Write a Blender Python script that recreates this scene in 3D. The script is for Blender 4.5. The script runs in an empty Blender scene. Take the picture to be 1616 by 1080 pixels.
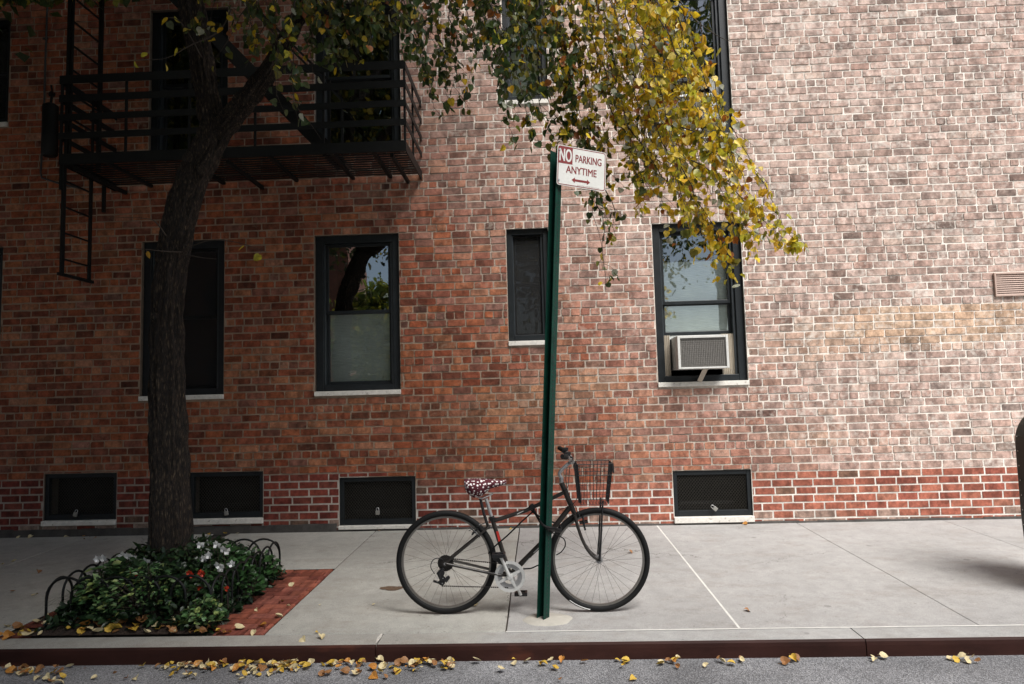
import bpy, math, random
import numpy as np
from mathutils import Vector, Matrix, noise
rnd = random.Random(7)
nr = np.random.RandomState(11)
PI = math.pi
scene = bpy.context.scene
# ------------------------------------------------------------------ camera
CH = 1.5
P_, Y_, R_, F_ = math.radians(4.48), math.radians(2.21), math.radians(1.5), 1077.0
FW = Vector((-math.sin(Y_)*math.cos(P_), math.cos(Y_)*math.cos(P_), math.sin(P_)))
r0 = Vector((math.cos(Y_), math.sin(Y_), 0)); u0 = r0.cross(FW)
UP = u0*math.cos(R_) + r0*math.sin(R_); RT = r0*math.cos(R_) - u0*math.sin(R_)
cam = bpy.data.cameras.new('camera'); co = bpy.data.objects.new('camera', cam); scene.collection.objects.link(co)
m = Matrix((RT, UP, -FW)).transposed().to_4x4(); m.translation = (0, 0, CH); co.matrix_world = m
cam.sensor_width = 36; cam.lens = F_/1616*36; cam.clip_start = 0.05; cam.clip_end = 500
scene.camera = co
# ------------------------------------------------------------------ world, sun, exposure
SUN_DIR = Vector((0.34, -0.54, 0.88)).normalized()      # towards the sun
w = bpy.data.worlds.new('World'); scene.world = w; w.use_nodes = True
nt = w.node_tree; nt.nodes.clear()
sky = nt.nodes.new('ShaderNodeTexSky'); sky.sky_type = 'NISHITA'; sky.sun_disc = False
sky.sun_elevation = math.asin(SUN_DIR.z); sky.sun_rotation = math.atan2(SUN_DIR.x, SUN_DIR.y)
sky.air_density = 1.0; sky.dust_density = 2.0; sky.ozone_density = 0.6
bg = nt.nodes.new('ShaderNodeBackground'); bg.inputs[1].default_value = 0.05
wo = nt.nodes.new('ShaderNodeOutputWorld'); nt.links.new(sky.outputs[0], bg.inputs[0]); nt.links.new(bg.outputs[0], wo.inputs[0])
sl = bpy.data.lights.new('sun', 'SUN'); sl.energy = 3.2; sl.angle = math.radians(32); sl.color = (1.0, 0.975, 0.95)
so = bpy.data.objects.new('sun', sl); scene.collection.objects.link(so)
so.rotation_euler = SUN_DIR.to_track_quat('Z', 'Y').to_euler(); so.location = (6, -6, 12)
scene.view_settings.view_transform = 'Standard'; scene.view_settings.look = 'None'
scene.view_settings.exposure = 1.04; scene.view_settings.gamma = 1.0

def at(u, v, Y):                       # point on the plane Y = const seen along a ray
    d = FW*F_ + (u-808)*RT + (540-v)*UP
    return d*(Y/d.y) + Vector((0, 0, CH))
def gz(Y): return 0.023*(Y-4.7)        # pavement falls gently to the kerb
def on_ground(u, v, dz=0.0):
    d = FW*F_ + (u-808)*RT + (540-v)*UP
    t = (-0.023*4.7-CH+dz)/(d.z-0.023*d.y)
    return d*t + Vector((0, 0, CH))
WY = 7.54                              # face of the brick wall

# ------------------------------------------------------------------ object helpers
COL = scene.collection
def tag(o, label=None, cat=None, group=None, kind=None):
    if label: o['label'] = label
    if cat: o['category'] = cat
    if group: o['group'] = group
    if kind: o['kind'] = kind
    return o
def thing(name, label, cat, loc, group=None):
    o = bpy.data.objects.new(name, None); COL.objects.link(o); o.location = loc; o.empty_display_size = 0.1
    return tag(o, label, cat, group)
def world_loc(o):
    v = Vector((0, 0, 0))
    while o is not None: v = v + o.location; o = o.parent
    return v
def link_mesh(name, me, parent=None, mats=()):
    o = bpy.data.objects.new(name, me); COL.objects.link(o)
    for mt in mats: me.materials.append(mt)
    if parent is not None:
        o.parent = parent; o.location = -world_loc(parent)     # meshes are written in world coordinates
    return o
class MB:
    def __init__(s): s.v = []; s.f = []; s.mi = []; s.sm = []
    def add(s, vs, fs, mi=0, smooth=False):
        n = len(s.v); s.v += [tuple(q) for q in vs]
        for f in fs: s.f.append(tuple(i+n for i in f)); s.mi.append(mi); s.sm.append(smooth)
    def box(s, x0, x1, y0, y1, z0, z1, mi=0):
        s.add([(x0,y0,z0),(x1,y0,z0),(x1,y1,z0),(x0,y1,z0),(x0,y0,z1),(x1,y0,z1),(x1,y1,z1),(x0,y1,z1)],
              [(0,3,2,1),(4,5,6,7),(0,1,5,4),(1,2,6,5),(2,3,7,6),(3,0,4,7)], mi)
    def bar(s, a, b, w, h, up=(0,0,1), mi=0):          # rectangular bar from a to b, w across, h along up
        a = Vector(a); b = Vector(b); d = (b-a).normalized(); up = Vector(up)
        x = d.cross(up)
        if x.length < 1e-4: x = d.cross(Vector((0,1,0)))
        x.normalize(); z = x.cross(d)
        vs = [p + x*sx*w/2 + z*sz*h/2 for p in (a, b) for sx, sz in ((-1,-1),(1,-1),(1,1),(-1,1))]
        s.add(vs, [(0,1,2,3),(7,6,5,4),(0,4,5,1),(1,5,6,2),(2,6,7,3),(3,7,4,0)], mi)
    def tube(s, pts, r, n=8, mi=0, cap=True, closed=False):
        pts = [Vector(p) for p in pts]; k = len(pts)
        rr = r if hasattr(r, '__len__') else [r]*k
        prev = None; rings = []
        for i, p in enumerate(pts):
            if closed: d = pts[(i+1) % k]-pts[i-1]
            else: d = pts[min(i+1, k-1)]-pts[max(i-1, 0)]
            d.normalize()
            if prev is None:
                x = d.orthogonal().normalized()
            else:
                x = prev - d*prev.dot(d)
                x = x.normalized() if x.length > 1e-6 else d.orthogonal().normalized()
            prev = x; y = d.cross(x)
            rings.append([p + (x*math.cos(2*PI*j/n) + y*math.sin(2*PI*j/n))*rr[i] for j in range(n)])
        vs = [q for ring in rings for q in ring]; fs = []
        m_ = k if closed else k-1
        for i in range(m_):
            a = i*n; b = ((i+1) % k)*n
            for j in range(n): fs.append((a+j, a+(j+1) % n, b+(j+1) % n, b+j))
        s.add(vs, fs, mi, True)
        if cap and not closed:
            s.add(rings[0], [tuple(range(n-1, -1, -1))], mi); s.add(rings[-1], [tuple(range(n))], mi)
    def torus(s, c, axis, R, r, n=48, k=10, mi=0, sq=None):
        c = Vector(c); ax = Vector(axis).normalized(); x = ax.orthogonal().normalized(); y = ax.cross(x)
        vs = []; fs = []
        for i in range(n):
            a = 2*PI*i/n; d = x*math.cos(a)+y*math.sin(a)
            for j in range(k):
                b = 2*PI*j/k; rr = r; ra = r if sq is None else sq
                vs.append(c + d*(R+rr*math.cos(b)) + ax*ra*math.sin(b))
        for i in range(n):
            for j in range(k):
                fs.append((i*k+j, ((i+1) % n)*k+j, ((i+1) % n)*k+(j+1) % k, i*k+(j+1) % k))
        s.add(vs, fs, mi, True)
    def disc(s, c, axis, r, t, n=24, mi=0, r2=None):
        c = Vector(c); ax = Vector(axis).normalized()
        s.tube([c-ax*t/2, c+ax*t/2], [r, r2 if r2 else r], n, mi)
    def ring(s, c, axis, r_in, r_out, t, n=40, mi=0):
        c = Vector(c); ax = Vector(axis).normalized(); x = ax.orthogonal().normalized(); y = ax.cross(x)
        vs = []; fs = []
        for i in range(n):
            a = 2*PI*i/n; d = x*math.cos(a)+y*math.sin(a)
            vs += [c+d*r_in-ax*t/2, c+d*r_out-ax*t/2, c+d*r_out+ax*t/2, c+d*r_in+ax*t/2]
        for i in range(n):
            a = i*4; b = ((i+1) % n)*4
            for j in range(4): fs.append((a+j, a+(j+1) % 4, b+(j+1) % 4, b+j))
        s.add(vs, fs, mi)
    def prism(s, pts, off, mi=0):                       # polygon pts extruded by vector off
        off = Vector(off); n = len(pts); a = [Vector(p) for p in pts]
        s.add(a+[p+off for p in a], [tuple(range(n-1, -1, -1)), tuple(range(n, 2*n))] + [(i, (i+1) % n, n+(i+1) % n, n+i) for i in range(n)], mi)
    def build(s, name, mats, parent=None, bevel=0):
        me = bpy.data.meshes.new(name); me.from_pydata(s.v, [], s.f)
        if not isinstance(mats, (list, tuple)): mats = [mats]
        me.polygons.foreach_set('material_index', s.mi); me.polygons.foreach_set('use_smooth', s.sm)
        o = link_mesh(name, me, parent, mats); me.update()
        if bevel:
            b = o.modifiers.new('bevel', 'BEVEL'); b.width = bevel; b.segments = 2; b.limit_method = 'ANGLE'
        return o
def smoothpath(pts, k=6):
    P = [Vector(p) for p in pts]; out = []
    for i in range(len(P)-1):
        a = P[max(i-1, 0)]; b = P[i]; c = P[i+1]; d = P[min(i+2, len(P)-1)]
        for j in range(k):
            t = j/k
            out.append(0.5*((2*b)+(c-a)*t+(2*a-5*b+4*c-d)*t*t+(3*b-a-3*c+d)*t**3))
    out.append(P[-1]); return out

# ------------------------------------------------------------------ materials
def N(nt, t, **kw):
    n = nt.nodes.new(t)
    for k, v in kw.items():
        if k.startswith('i_'): n.inputs[k[2:].replace('_', ' ')].default_value = v
        else: setattr(n, k, v)
    return n
def mat(name, base, rough=0.6, metal=0.0, ns=8.0, na=0.25, bump=0.1, bs=None, spec=0.5, dist=0.003, stretch=(1,1,1), spots=None):
    m = bpy.data.materials.new(name); m.use_nodes = True; t = m.node_tree; b = t.nodes['Principled BSDF']; L = t.links.new
    tc = N(t, 'ShaderNodeTexCoord'); mp = N(t, 'ShaderNodeMapping'); mp.inputs['Scale'].default_value = stretch
    L(tc.outputs['Object'], mp.inputs[0])
    n1 = N(t, 'ShaderNodeTexNoise'); n1.inputs['Scale'].default_value = ns; n1.inputs['Detail'].default_value = 6; n1.inputs['Roughness'].default_value = 0.65
    L(mp.outputs[0], n1.inputs['Vector'])
    mr = N(t, 'ShaderNodeMapRange'); mr.inputs[1].default_value = 0.25; mr.inputs[2].default_value = 0.75
    mr.inputs[3].default_value = 1-na; mr.inputs[4].default_value = 1+na; L(n1.outputs[0], mr.inputs[0])
    mx = N(t, 'ShaderNodeVectorMath', operation='SCALE'); mx.inputs[0].default_value = base[:3]; L(mr.outputs[0], mx.inputs['Scale'])
    src = mx.outputs[0]
    if spots:                                         # (colour, scale, threshold, amount)
        c, sc, th, am = spots
        n3 = N(t, 'ShaderNodeTexNoise'); n3.inputs['Scale'].default_value = sc; n3.inputs['Detail'].default_value = 5; L(mp.outputs[0], n3.inputs['Vector'])
        r3 = N(t, 'ShaderNodeMapRange'); r3.inputs[1].default_value = th; r3.inputs[2].default_value = th+0.12; r3.inputs[4].default_value = am; L(n3.outputs[0], r3.inputs[0])
        mm = N(t, 'ShaderNodeMix', data_type='RGBA'); L(r3.outputs[0], mm.inputs[0]); L(src, mm.inputs[6]); mm.inputs[7].default_value = (*c, 1); src = mm.outputs[2]
    L(src, b.inputs['Base Color'])
    b.inputs['Roughness'].default_value = rough; b.inputs['Metallic'].default_value = metal
    b.inputs['Specular IOR Level'].default_value = spec
    if bump:
        n2 = N(t, 'ShaderNodeTexNoise'); n2.inputs['Scale'].default_value = bs or ns*6; n2.inputs['Detail'].default_value = 5; L(mp.outputs[0], n2.inputs['Vector'])
        bp = N(t, 'ShaderNodeBump'); bp.inputs['Strength'].default_value = bump; bp.inputs['Distance'].default_value = dist
        L(n2.outputs[0], bp.inputs['Height']); L(bp.outputs[0], b.inputs['Normal'])
    return m
M = {}
M['black'] = mat('black_iron', (0.006, 0.007, 0.007), 0.55, 0, 14, 0.35, 0.25, spec=0.3)
M['frame'] = mat('window_paint', (0.011, 0.014, 0.016), 0.42, 0, 10, 0.4, 0.15, spec=0.35)
M['framelight'] = mat('window_track_paint', (0.028, 0.034, 0.038), 0.35, 0, 10, 0.3, 0.12, spec=0.5)
M['stone'] = mat('sill_stone', (0.70, 0.67, 0.61), 0.8, 0, 22, 0.18, 0.3, spots=((0.22, 0.19, 0.15), 30, 0.62, 0.7))
M['rubber'] = mat('tyre_rubber', (0.004, 0.004, 0.004), 0.7, 0, 30, 0.3, 0.25, 160, spec=0.3)
M['steel'] = mat('brushed_alloy', (0.50, 0.50, 0.50), 0.32, 0.85, 30, 0.15, 0.05)
M['alloy'] = mat('dull_alloy', (0.62, 0.62, 0.60), 0.42, 0.35, 30, 0.12, 0.05)
M['spoke'] = mat('spoke_wire', (0.16, 0.15, 0.14), 0.45, 0.6, 30, 0.1, 0)
M['rim'] = mat('wheel_rim', (0.17, 0.16, 0.145), 0.4, 0.5, 30, 0.15, 0.05)
M['bikepaint'] = mat('bike_paint', (0.030, 0.026, 0.023), 0.28, 0.3, 20, 0.15, 0.03, spec=0.6)
M['plastic'] = mat('black_plastic', (0.010, 0.010, 0.011), 0.42, 0, 20, 0.2, 0.08)
M['chain'] = mat('oily_chain', (0.035, 0.032, 0.03), 0.45, 0.7, 60, 0.3, 0.1)
M['whiteac'] = mat('ac_casing', (0.58, 0.58, 0.55), 0.5, 0, 16, 0.12, 0.08, spots=((0.25, 0.22, 0.18), 14, 0.60, 0.6))
M['accream'] = mat('accordion_plastic', (0.55, 0.50, 0.42), 0.6, 0, 18, 0.12, 0.08)
M['coil'] = mat('condenser_coil', (0.20, 0.19, 0.175), 0.6, 0.2, 60, 0.3, 0.4, 200)
M['blind'] = mat('blind_slats', (0.90, 0.92, 0.90), 0.6, 0, 6, 0.1, 0.03)
M['room'] = mat('room_dark', (0.012, 0.012, 0.012), 0.9, 0, 3, 0.2, 0)
M['green'] = mat('post_green', (0.004, 0.038, 0.026), 0.55, 0, 12, 0.35, 0.2, spec=0.25, spots=((0.02, 0.02, 0.018), 25, 0.62, 0.6))
M['mailgreen'] = mat('mailbox_green', (0.006, 0.012, 0.009), 0.32, 0, 5, 0.2, 0.05)
M['signwhite'] = mat('sign_white', (0.66, 0.66, 0.62), 0.4, 0, 8, 0.08, 0.03, spots=((0.42, 0.38, 0.30), 20, 0.64, 0.5))
M['signred'] = mat('sign_red', (0.20, 0.020, 0.018), 0.45, 0, 12, 0.15, 0.03)
M['padlock'] = mat('padlock_steel', (0.36, 0.35, 0.32), 0.35, 0.5, 30, 0.1, 0.05)
M['red'] = mat('red_sticker', (0.45, 0.03, 0.02), 0.4, 0, 20, 0.1, 0)
M['footing'] = mat('patch_concrete', (0.43, 0.405, 0.35), 0.9, 0, 12, 0.15, 0.5, 60)
M['kerbface'] = mat('kerb_steel_paint', (0.034, 0.013, 0.010), 0.6, 0, 5, 0.5, 0.35, 50, spots=((0.11, 0.035, 0.02), 8, 0.60, 0.6), stretch=(0.35,1,1), spec=0.15)
M['soil'] = mat('soil', (0.030, 0.018, 0.012), 0.95, 0, 20, 0.5, 1.0, 60, dist=0.02)
M['wire'] = mat('grille_wire', (0.055, 0.05, 0.04), 0.5, 0.2, 30, 0.3, 0)
M['conduit'] = mat('galvanised_pipe', (0.06, 0.065, 0.065), 0.5, 0.4, 10, 0.3, 0.05)
M['ventmetal'] = mat('painted_louver', (0.44, 0.32, 0.265), 0.7, 0, 16, 0.15, 0.2)
M['flowerwhite'] = mat('white_petal', (0.85, 0.85, 0.83), 0.6, 0, 20, 0.05, 0)
M['flowerred'] = mat('red_petal', (0.60, 0.05, 0.02), 0.6, 0, 20, 0.2, 0)

def mortar_attr_mat(name, bumpy):
    """brick faces: per-brick colour with streaks, soot and mortar smears"""
    m = bpy.data.materials.new(name); m.use_nodes = True; t = m.node_tree; b = t.nodes['Principled BSDF']; L = t.links.new
    a = N(t, 'ShaderNodeAttribute', attribute_name='bcol'); g = N(t, 'ShaderNodeAttribute', attribute_name='mcol')
    tc = N(t, 'ShaderNodeTexCoord')
    n1 = N(t, 'ShaderNodeTexNoise'); n1.inputs['Scale'].default_value = 34; n1.inputs['Detail'].default_value = 6; n1.inputs['Roughness'].default_value = 0.7; L(tc.outputs['Object'], n1.inputs['Vector'])
    mr = N(t, 'ShaderNodeMapRange'); mr.inputs[1].default_value = 0.28; mr.inputs[2].default_value = 0.72; mr.inputs[3].default_value = 0.68; mr.inputs[4].default_value = 1.30; L(n1.outputs[0], mr.inputs[0])
    sc = N(t, 'ShaderNodeVectorMath', operation='SCALE'); L(a.outputs['Color'], sc.inputs[0]); L(mr.outputs[0], sc.inputs['Scale'])
    # vertical kiln streaks inside bricks
    mp = N(t, 'ShaderNodeMapping'); mp.inputs['Scale'].default_value = (15, 1, 10); L(tc.outputs['Object'], mp.inputs[0])
    n2 = N(t, 'ShaderNodeTexNoise'); n2.inputs['Scale'].default_value = 1.0; n2.inputs['Detail'].default_value = 3; L(mp.outputs[0], n2.inputs['Vector'])
    r2 = N(t, 'ShaderNodeMapRange'); r2.inputs[1].default_value = 0.35; r2.inputs[2].default_value = 0.65; r2.inputs[3].default_value = 0.62; r2.inputs[4].default_value = 1.3; L(n2.outputs[0], r2.inputs[0])
    s2 = N(t, 'ShaderNodeVectorMath', operation='SCALE'); L(sc.outputs[0], s2.inputs[0]); L(r2.outputs[0], s2.inputs['Scale'])
    n6 = N(t, 'ShaderNodeTexNoise'); n6.inputs['Scale'].default_value = 11; n6.inputs['Detail'].default_value = 6; n6.inputs['Roughness'].default_value = 0.75; L(tc.outputs['Object'], n6.inputs['Vector'])
    r6 = N(t, 'ShaderNodeMapRange'); r6.inputs[1].default_value = 0.52; r6.inputs[2].default_value = 0.66; r6.inputs[4].default_value = 0.34; L(n6.outputs[0], r6.inputs[0])
    hf = N(t, 'ShaderNodeVectorMath', operation='SCALE'); hf.inputs['Scale'].default_value = 0.42; L(s2.outputs[0], hf.inputs[0])
    m6 = N(t, 'ShaderNodeMix', data_type='RGBA'); L(r6.outputs[0], m6.inputs[0]); L(s2.outputs[0], m6.inputs[6]); L(hf.outputs[0], m6.inputs[7])
    # mortar smears (alpha says how much)
    n3 = N(t, 'ShaderNodeTexNoise'); n3.inputs['Scale'].default_value = 19; n3.inputs['Detail'].default_value = 7; n3.inputs['Roughness'].default_value = 0.6; L(tc.outputs['Object'], n3.inputs['Vector'])
    ad = N(t, 'ShaderNodeMath', operation='ADD'); L(n3.outputs[0], ad.inputs[0]); L(a.outputs['Alpha'], ad.inputs[1])
    r3 = N(t, 'ShaderNodeMapRange'); r3.inputs[1].default_value = 0.58; r3.inputs[2].default_value = 0.88; r3.inputs[4].default_value = 0.75; L(ad.outputs[0], r3.inputs[0])
    mm = N(t, 'ShaderNodeMix', data_type='RGBA'); L(r3.outputs[0], mm.inputs[0]); L(m6.outputs[2], mm.inputs[6]); L(g.outputs['Color'], mm.inputs[7])
    L(mm.outputs[2], b.inputs['Base Color']); b.inputs['Roughness'].default_value = 0.88; b.inputs['Specular IOR Level'].default_value = 0.25
    n4 = N(t, 'ShaderNodeTexNoise'); n4.inputs['Scale'].default_value = 90; n4.inputs['Detail'].default_value = 5; L(tc.outputs['Object'], n4.inputs['Vector'])
    bp = N(t, 'ShaderNodeBump'); bp.inputs['Strength'].default_value = bumpy; bp.inputs['Distance'].default_value = 0.004; L(n4.outputs[0], bp.inputs['Height']); L(bp.outputs[0], b.inputs['Normal'])
    return m
M['brick'] = mortar_attr_mat('clay_brick', 0.6)
def mortar_mat():
    m = bpy.data.materials.new('mortar'); m.use_nodes = True; t = m.node_tree; b = t.nodes['Principled BSDF']; L = t.links.new
    a = N(t, 'ShaderNodeAttribute', attribute_name='mcol'); tc = N(t, 'ShaderNodeTexCoord')
    n1 = N(t, 'ShaderNodeTexNoise'); n1.inputs['Scale'].default_value = 7; n1.inputs['Detail'].default_value = 9; n1.inputs['Roughness'].default_value = 0.75; L(tc.outputs['Object'], n1.inputs['Vector'])
    mr = N(t, 'ShaderNodeMapRange'); mr.inputs[1].default_value = 0.3; mr.inputs[2].default_value = 0.7; mr.inputs[3].default_value = 0.6; mr.inputs[4].default_value = 1.25; L(n1.outputs[0], mr.inputs[0])
    s = N(t, 'ShaderNodeVectorMath', operation='SCALE'); L(a.outputs['Color'], s.inputs[0]); L(mr.outputs[0], s.inputs['Scale'])
    L(s.outputs[0], b.inputs['Base Color']); b.inputs['Roughness'].default_value = 0.95
    n4 = N(t, 'ShaderNodeTexNoise'); n4.inputs['Scale'].default_value = 70; L(tc.outputs['Object'], n4.inputs['Vector'])
    bp = N(t, 'ShaderNodeBump'); bp.inputs['Strength'].default_value = 0.7; bp.inputs['Distance'].default_value = 0.005; L(n4.outputs[0], bp.inputs['Height']); L(bp.outputs[0], b.inputs['Normal'])
    return m
M['mortar'] = mortar_mat()
def glass_mat():
    m = bpy.data.materials.new('window_glass'); m.use_nodes = True; t = m.node_tree; t.nodes.clear(); L = t.links.new
    g = N(t, 'ShaderNodeBsdfGlossy'); g.inputs['Roughness'].default_value = 0.015; g.inputs['Color'].default_value = (0.9, 0.95, 0.97, 1)
    tr = N(t, 'ShaderNodeBsdfTransparent'); tr.inputs['Color'].default_value = (0.90, 0.95, 0.93, 1)
    lw = N(t, 'ShaderNodeLayerWeight'); lw.inputs[0].default_value = 0.25
    mr = N(t, 'ShaderNodeMapRange'); mr.inputs[3].default_value = 0.30; mr.inputs[4].default_value = 0.97; L(lw.outputs['Fresnel'], mr.inputs[0])
    tc = N(t, 'ShaderNodeTexCoord'); n = N(t, 'ShaderNodeTexNoise'); n.inputs['Scale'].default_value = 2.2; L(tc.outputs['Object'], n.inputs['Vector'])
    bp = N(t, 'ShaderNodeBump'); bp.inputs['Strength'].default_value = 0.12; bp.inputs['Distance'].default_value = 0.02; L(n.outputs[0], bp.inputs['Height']); L(bp.outputs[0], g.inputs['Normal'])
    mx = N(t, 'ShaderNodeMixShader'); L(mr.outputs[0], mx.inputs[0]); L(tr.outputs[0], mx.inputs[1]); L(g.outputs[0], mx.inputs[2])
    o = N(t, 'ShaderNodeOutputMaterial'); L(mx.outputs[0], o.inputs[0]); return m
M['glass'] = glass_mat()
def leaf_mat(name, trans=0.35, rough=0.45):
    m = bpy.data.materials.new(name); m.use_nodes = True; t = m.node_tree; b = t.nodes['Principled BSDF']; L = t.links.new
    a = N(t, 'ShaderNodeAttribute', attribute_name='lcol'); tc = N(t, 'ShaderNodeTexCoord')
    n1 = N(t, 'ShaderNodeTexNoise'); n1.inputs['Scale'].default_value = 45; n1.inputs['Detail'].default_value = 4; L(tc.outputs['Object'], n1.inputs['Vector'])
    mr = N(t, 'ShaderNodeMapRange'); mr.inputs[1].default_value = 0.3; mr.inputs[2].default_value = 0.7; mr.inputs[3].default_value = 0.6; mr.inputs[4].default_value = 1.3; L(n1.outputs[0], mr.inputs[0])
    s = N(t, 'ShaderNodeVectorMath', operation='SCALE'); L(a.outputs['Color'], s.inputs[0]); L(mr.outputs[0], s.inputs['Scale'])
    L(s.outputs[0], b.inputs['Base Color']); b.inputs['Roughness'].default_value = rough
    tl = N(t, 'ShaderNodeBsdfTranslucent'); L(s.outputs[0], tl.inputs['Color'])
    mx = N(t, 'ShaderNodeMixShader'); mx.inputs[0].default_value = trans; L(b.outputs[0], mx.inputs[1]); L(tl.outputs[0], mx.inputs[2])
    L(mx.outputs[0], t.nodes['Material Output'].inputs[0]); return m
M['leaf'] = leaf_mat('tree_leaf', 0.42)
M['plantleaf'] = leaf_mat('bed_leaf', 0.2, 0.38)
def dark_sheet_mat():  # dark see-through sheet, added to dim the reflections in some panes
    m = bpy.data.materials.new('dark_pane_sheet'); m.use_nodes = True; t = m.node_tree; b = t.nodes['Principled BSDF']; L = t.links.new
    b.inputs['Base Color'].default_value = (.006, .006, .006, 1); b.inputs['Roughness'].default_value = .9
    tr = N(t, 'ShaderNodeBsdfTransparent'); mx = N(t, 'ShaderNodeMixShader'); mx.inputs[0].default_value = .72; L(tr.outputs[0], mx.inputs[1]); L(b.outputs[0], mx.inputs[2]); L(mx.outputs[0], t.nodes['Material Output'].inputs[0]); return m
M['darksheet'] = dark_sheet_mat()
def concrete_mat(name, base, stain=0.5):
    m = bpy.data.materials.new(name); m.use_nodes = True; t = m.node_tree; b = t.nodes['Principled BSDF']; L = t.links.new
    tc = N(t, 'ShaderNodeTexCoord'); at_ = N(t, 'ShaderNodeAttribute', attribute_name='scol')
    def noi(s, d=6, r=0.6, st=None):
        n = N(t, 'ShaderNodeTexNoise'); n.inputs['Scale'].default_value = s; n.inputs['Detail'].default_value = d; n.inputs['Roughness'].default_value = r
        if st:
            mp = N(t, 'ShaderNodeMapping'); mp.inputs['Scale'].default_value = st; L(tc.outputs['Object'], mp.inputs[0]); L(mp.outputs[0], n.inputs['Vector'])
        else: L(tc.outputs['Object'], n.inputs['Vector'])
        return n
    def rng(n, a, b_, c, d):
        r = N(t, 'ShaderNodeMapRange'); r.inputs[1].default_value = a; r.inputs[2].default_value = b_; r.inputs[3].default_value = c; r.inputs[4].default_value = d; L(n.outputs[0], r.inputs[0]); return r
    def scale(src, f):
        s = N(t, 'ShaderNodeVectorMath', operation='SCALE'); L(src, s.inputs[0]); L(f.outputs[0], s.inputs['Scale']); return s.outputs[0]
    c = at_.outputs['Color']
    c = scale(c, rng(noi(0.8, 9, 0.72), 0.35, 0.65, 1-0.12*stain*2, 1.05))
    c = scale(c, rng(noi(9, 7, 0.7), 0.3, 0.7, 0.86, 1.1))
    c = scale(c, rng(noi(150, 3, 0.75), 0.3, 0.7, 0.72, 1.22))
    # brown-ish stains
    r3 = rng(noi(2.1, 9, 0.75, (1, 1.7, 1)), 0.50, 0.72, 0.0, 0.62*stain)
    mm = N(t, 'ShaderNodeMix', data_type='RGBA'); L(r3.outputs[0], mm.inputs[0]); L(c, mm.inputs[6]); mm.inputs[7].default_value = (0.17, 0.12, 0.08, 1); c = mm.outputs[2]
    # small dark specks (old gum)
    v = N(t, 'ShaderNodeTexVoronoi'); v.inputs['Scale'].default_value = 2.6; L(tc.outputs['Object'], v.inputs['Vector'])
    r4 = rng(v, 0.06, 0.08, 0.4, 0.0)
    m2 = N(t, 'ShaderNodeMix', data_type='RGBA'); L(r4.outputs[0], m2.inputs[0]); L(c, m2.inputs[6]); m2.inputs[7].default_value = (0.10, 0.095, 0.085, 1); c = m2.outputs[2]
    v2 = N(t, 'ShaderNodeTexVoronoi'); v2.inputs['Scale'].default_value = 8.5; L(tc.outputs['Object'], v2.inputs['Vector'])
    m3 = N(t, 'ShaderNodeMix', data_type='RGBA'); L(rng(v2, 0.05, 0.09, 0.5, 0.0).outputs[0], m3.inputs[0]); L(c, m3.inputs[6]); m3.inputs[7].default_value = (0.15, 0.14, 0.12, 1); c = m3.outputs[2]
    v3 = N(t, 'ShaderNodeTexVoronoi', feature='DISTANCE_TO_EDGE'); v3.inputs['Scale'].default_value = 0.42
    wn = noi(3.2, 8, 0.7); wo_ = N(t, 'ShaderNodeVectorMath', operation='SCALE'); wo_.inputs['Scale'].default_value = 0.6; L(wn.outputs['Color'], wo_.inputs[0])
    wa = N(t, 'ShaderNodeVectorMath', operation='ADD'); L(tc.outputs['Object'], wa.inputs[0]); L(wo_.outputs[0], wa.inputs[1]); L(wa.outputs[0], v3.inputs['Vector'])
    mk = rng(noi(0.9, 3), 0.50, 0.58, 0.0, 0.75); ck = rng(v3, 0.0012, 0.0030, 1.0, 0.0)
    ml = N(t, 'ShaderNodeMath', operation='MULTIPLY'); L(mk.outputs[0], ml.inputs[0]); L(ck.outputs[0], ml.inputs[1])
    m4 = N(t, 'ShaderNodeMix', data_type='RGBA'); L(ml.outputs[0], m4.inputs[0]); L(c, m4.inputs[6]); m4.inputs[7].default_value = (0.07, 0.06, 0.05, 1); c = m4.outputs[2]
    L(c, b.inputs['Base Color']); b.inputs['Roughness'].default_value = 0.9; b.inputs['Specular IOR Level'].default_value = 0.3
    bp = N(t, 'ShaderNodeBump'); bp.inputs['Strength'].default_value = 0.45; bp.inputs['Distance'].default_value = 0.003
    L(noi(160, 4, 0.7).outputs[0], bp.inputs['Height']); L(bp.outputs[0], b.inputs['Normal'])
    return m
M['concrete'] = concrete_mat('pavement_concrete', None)
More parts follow.
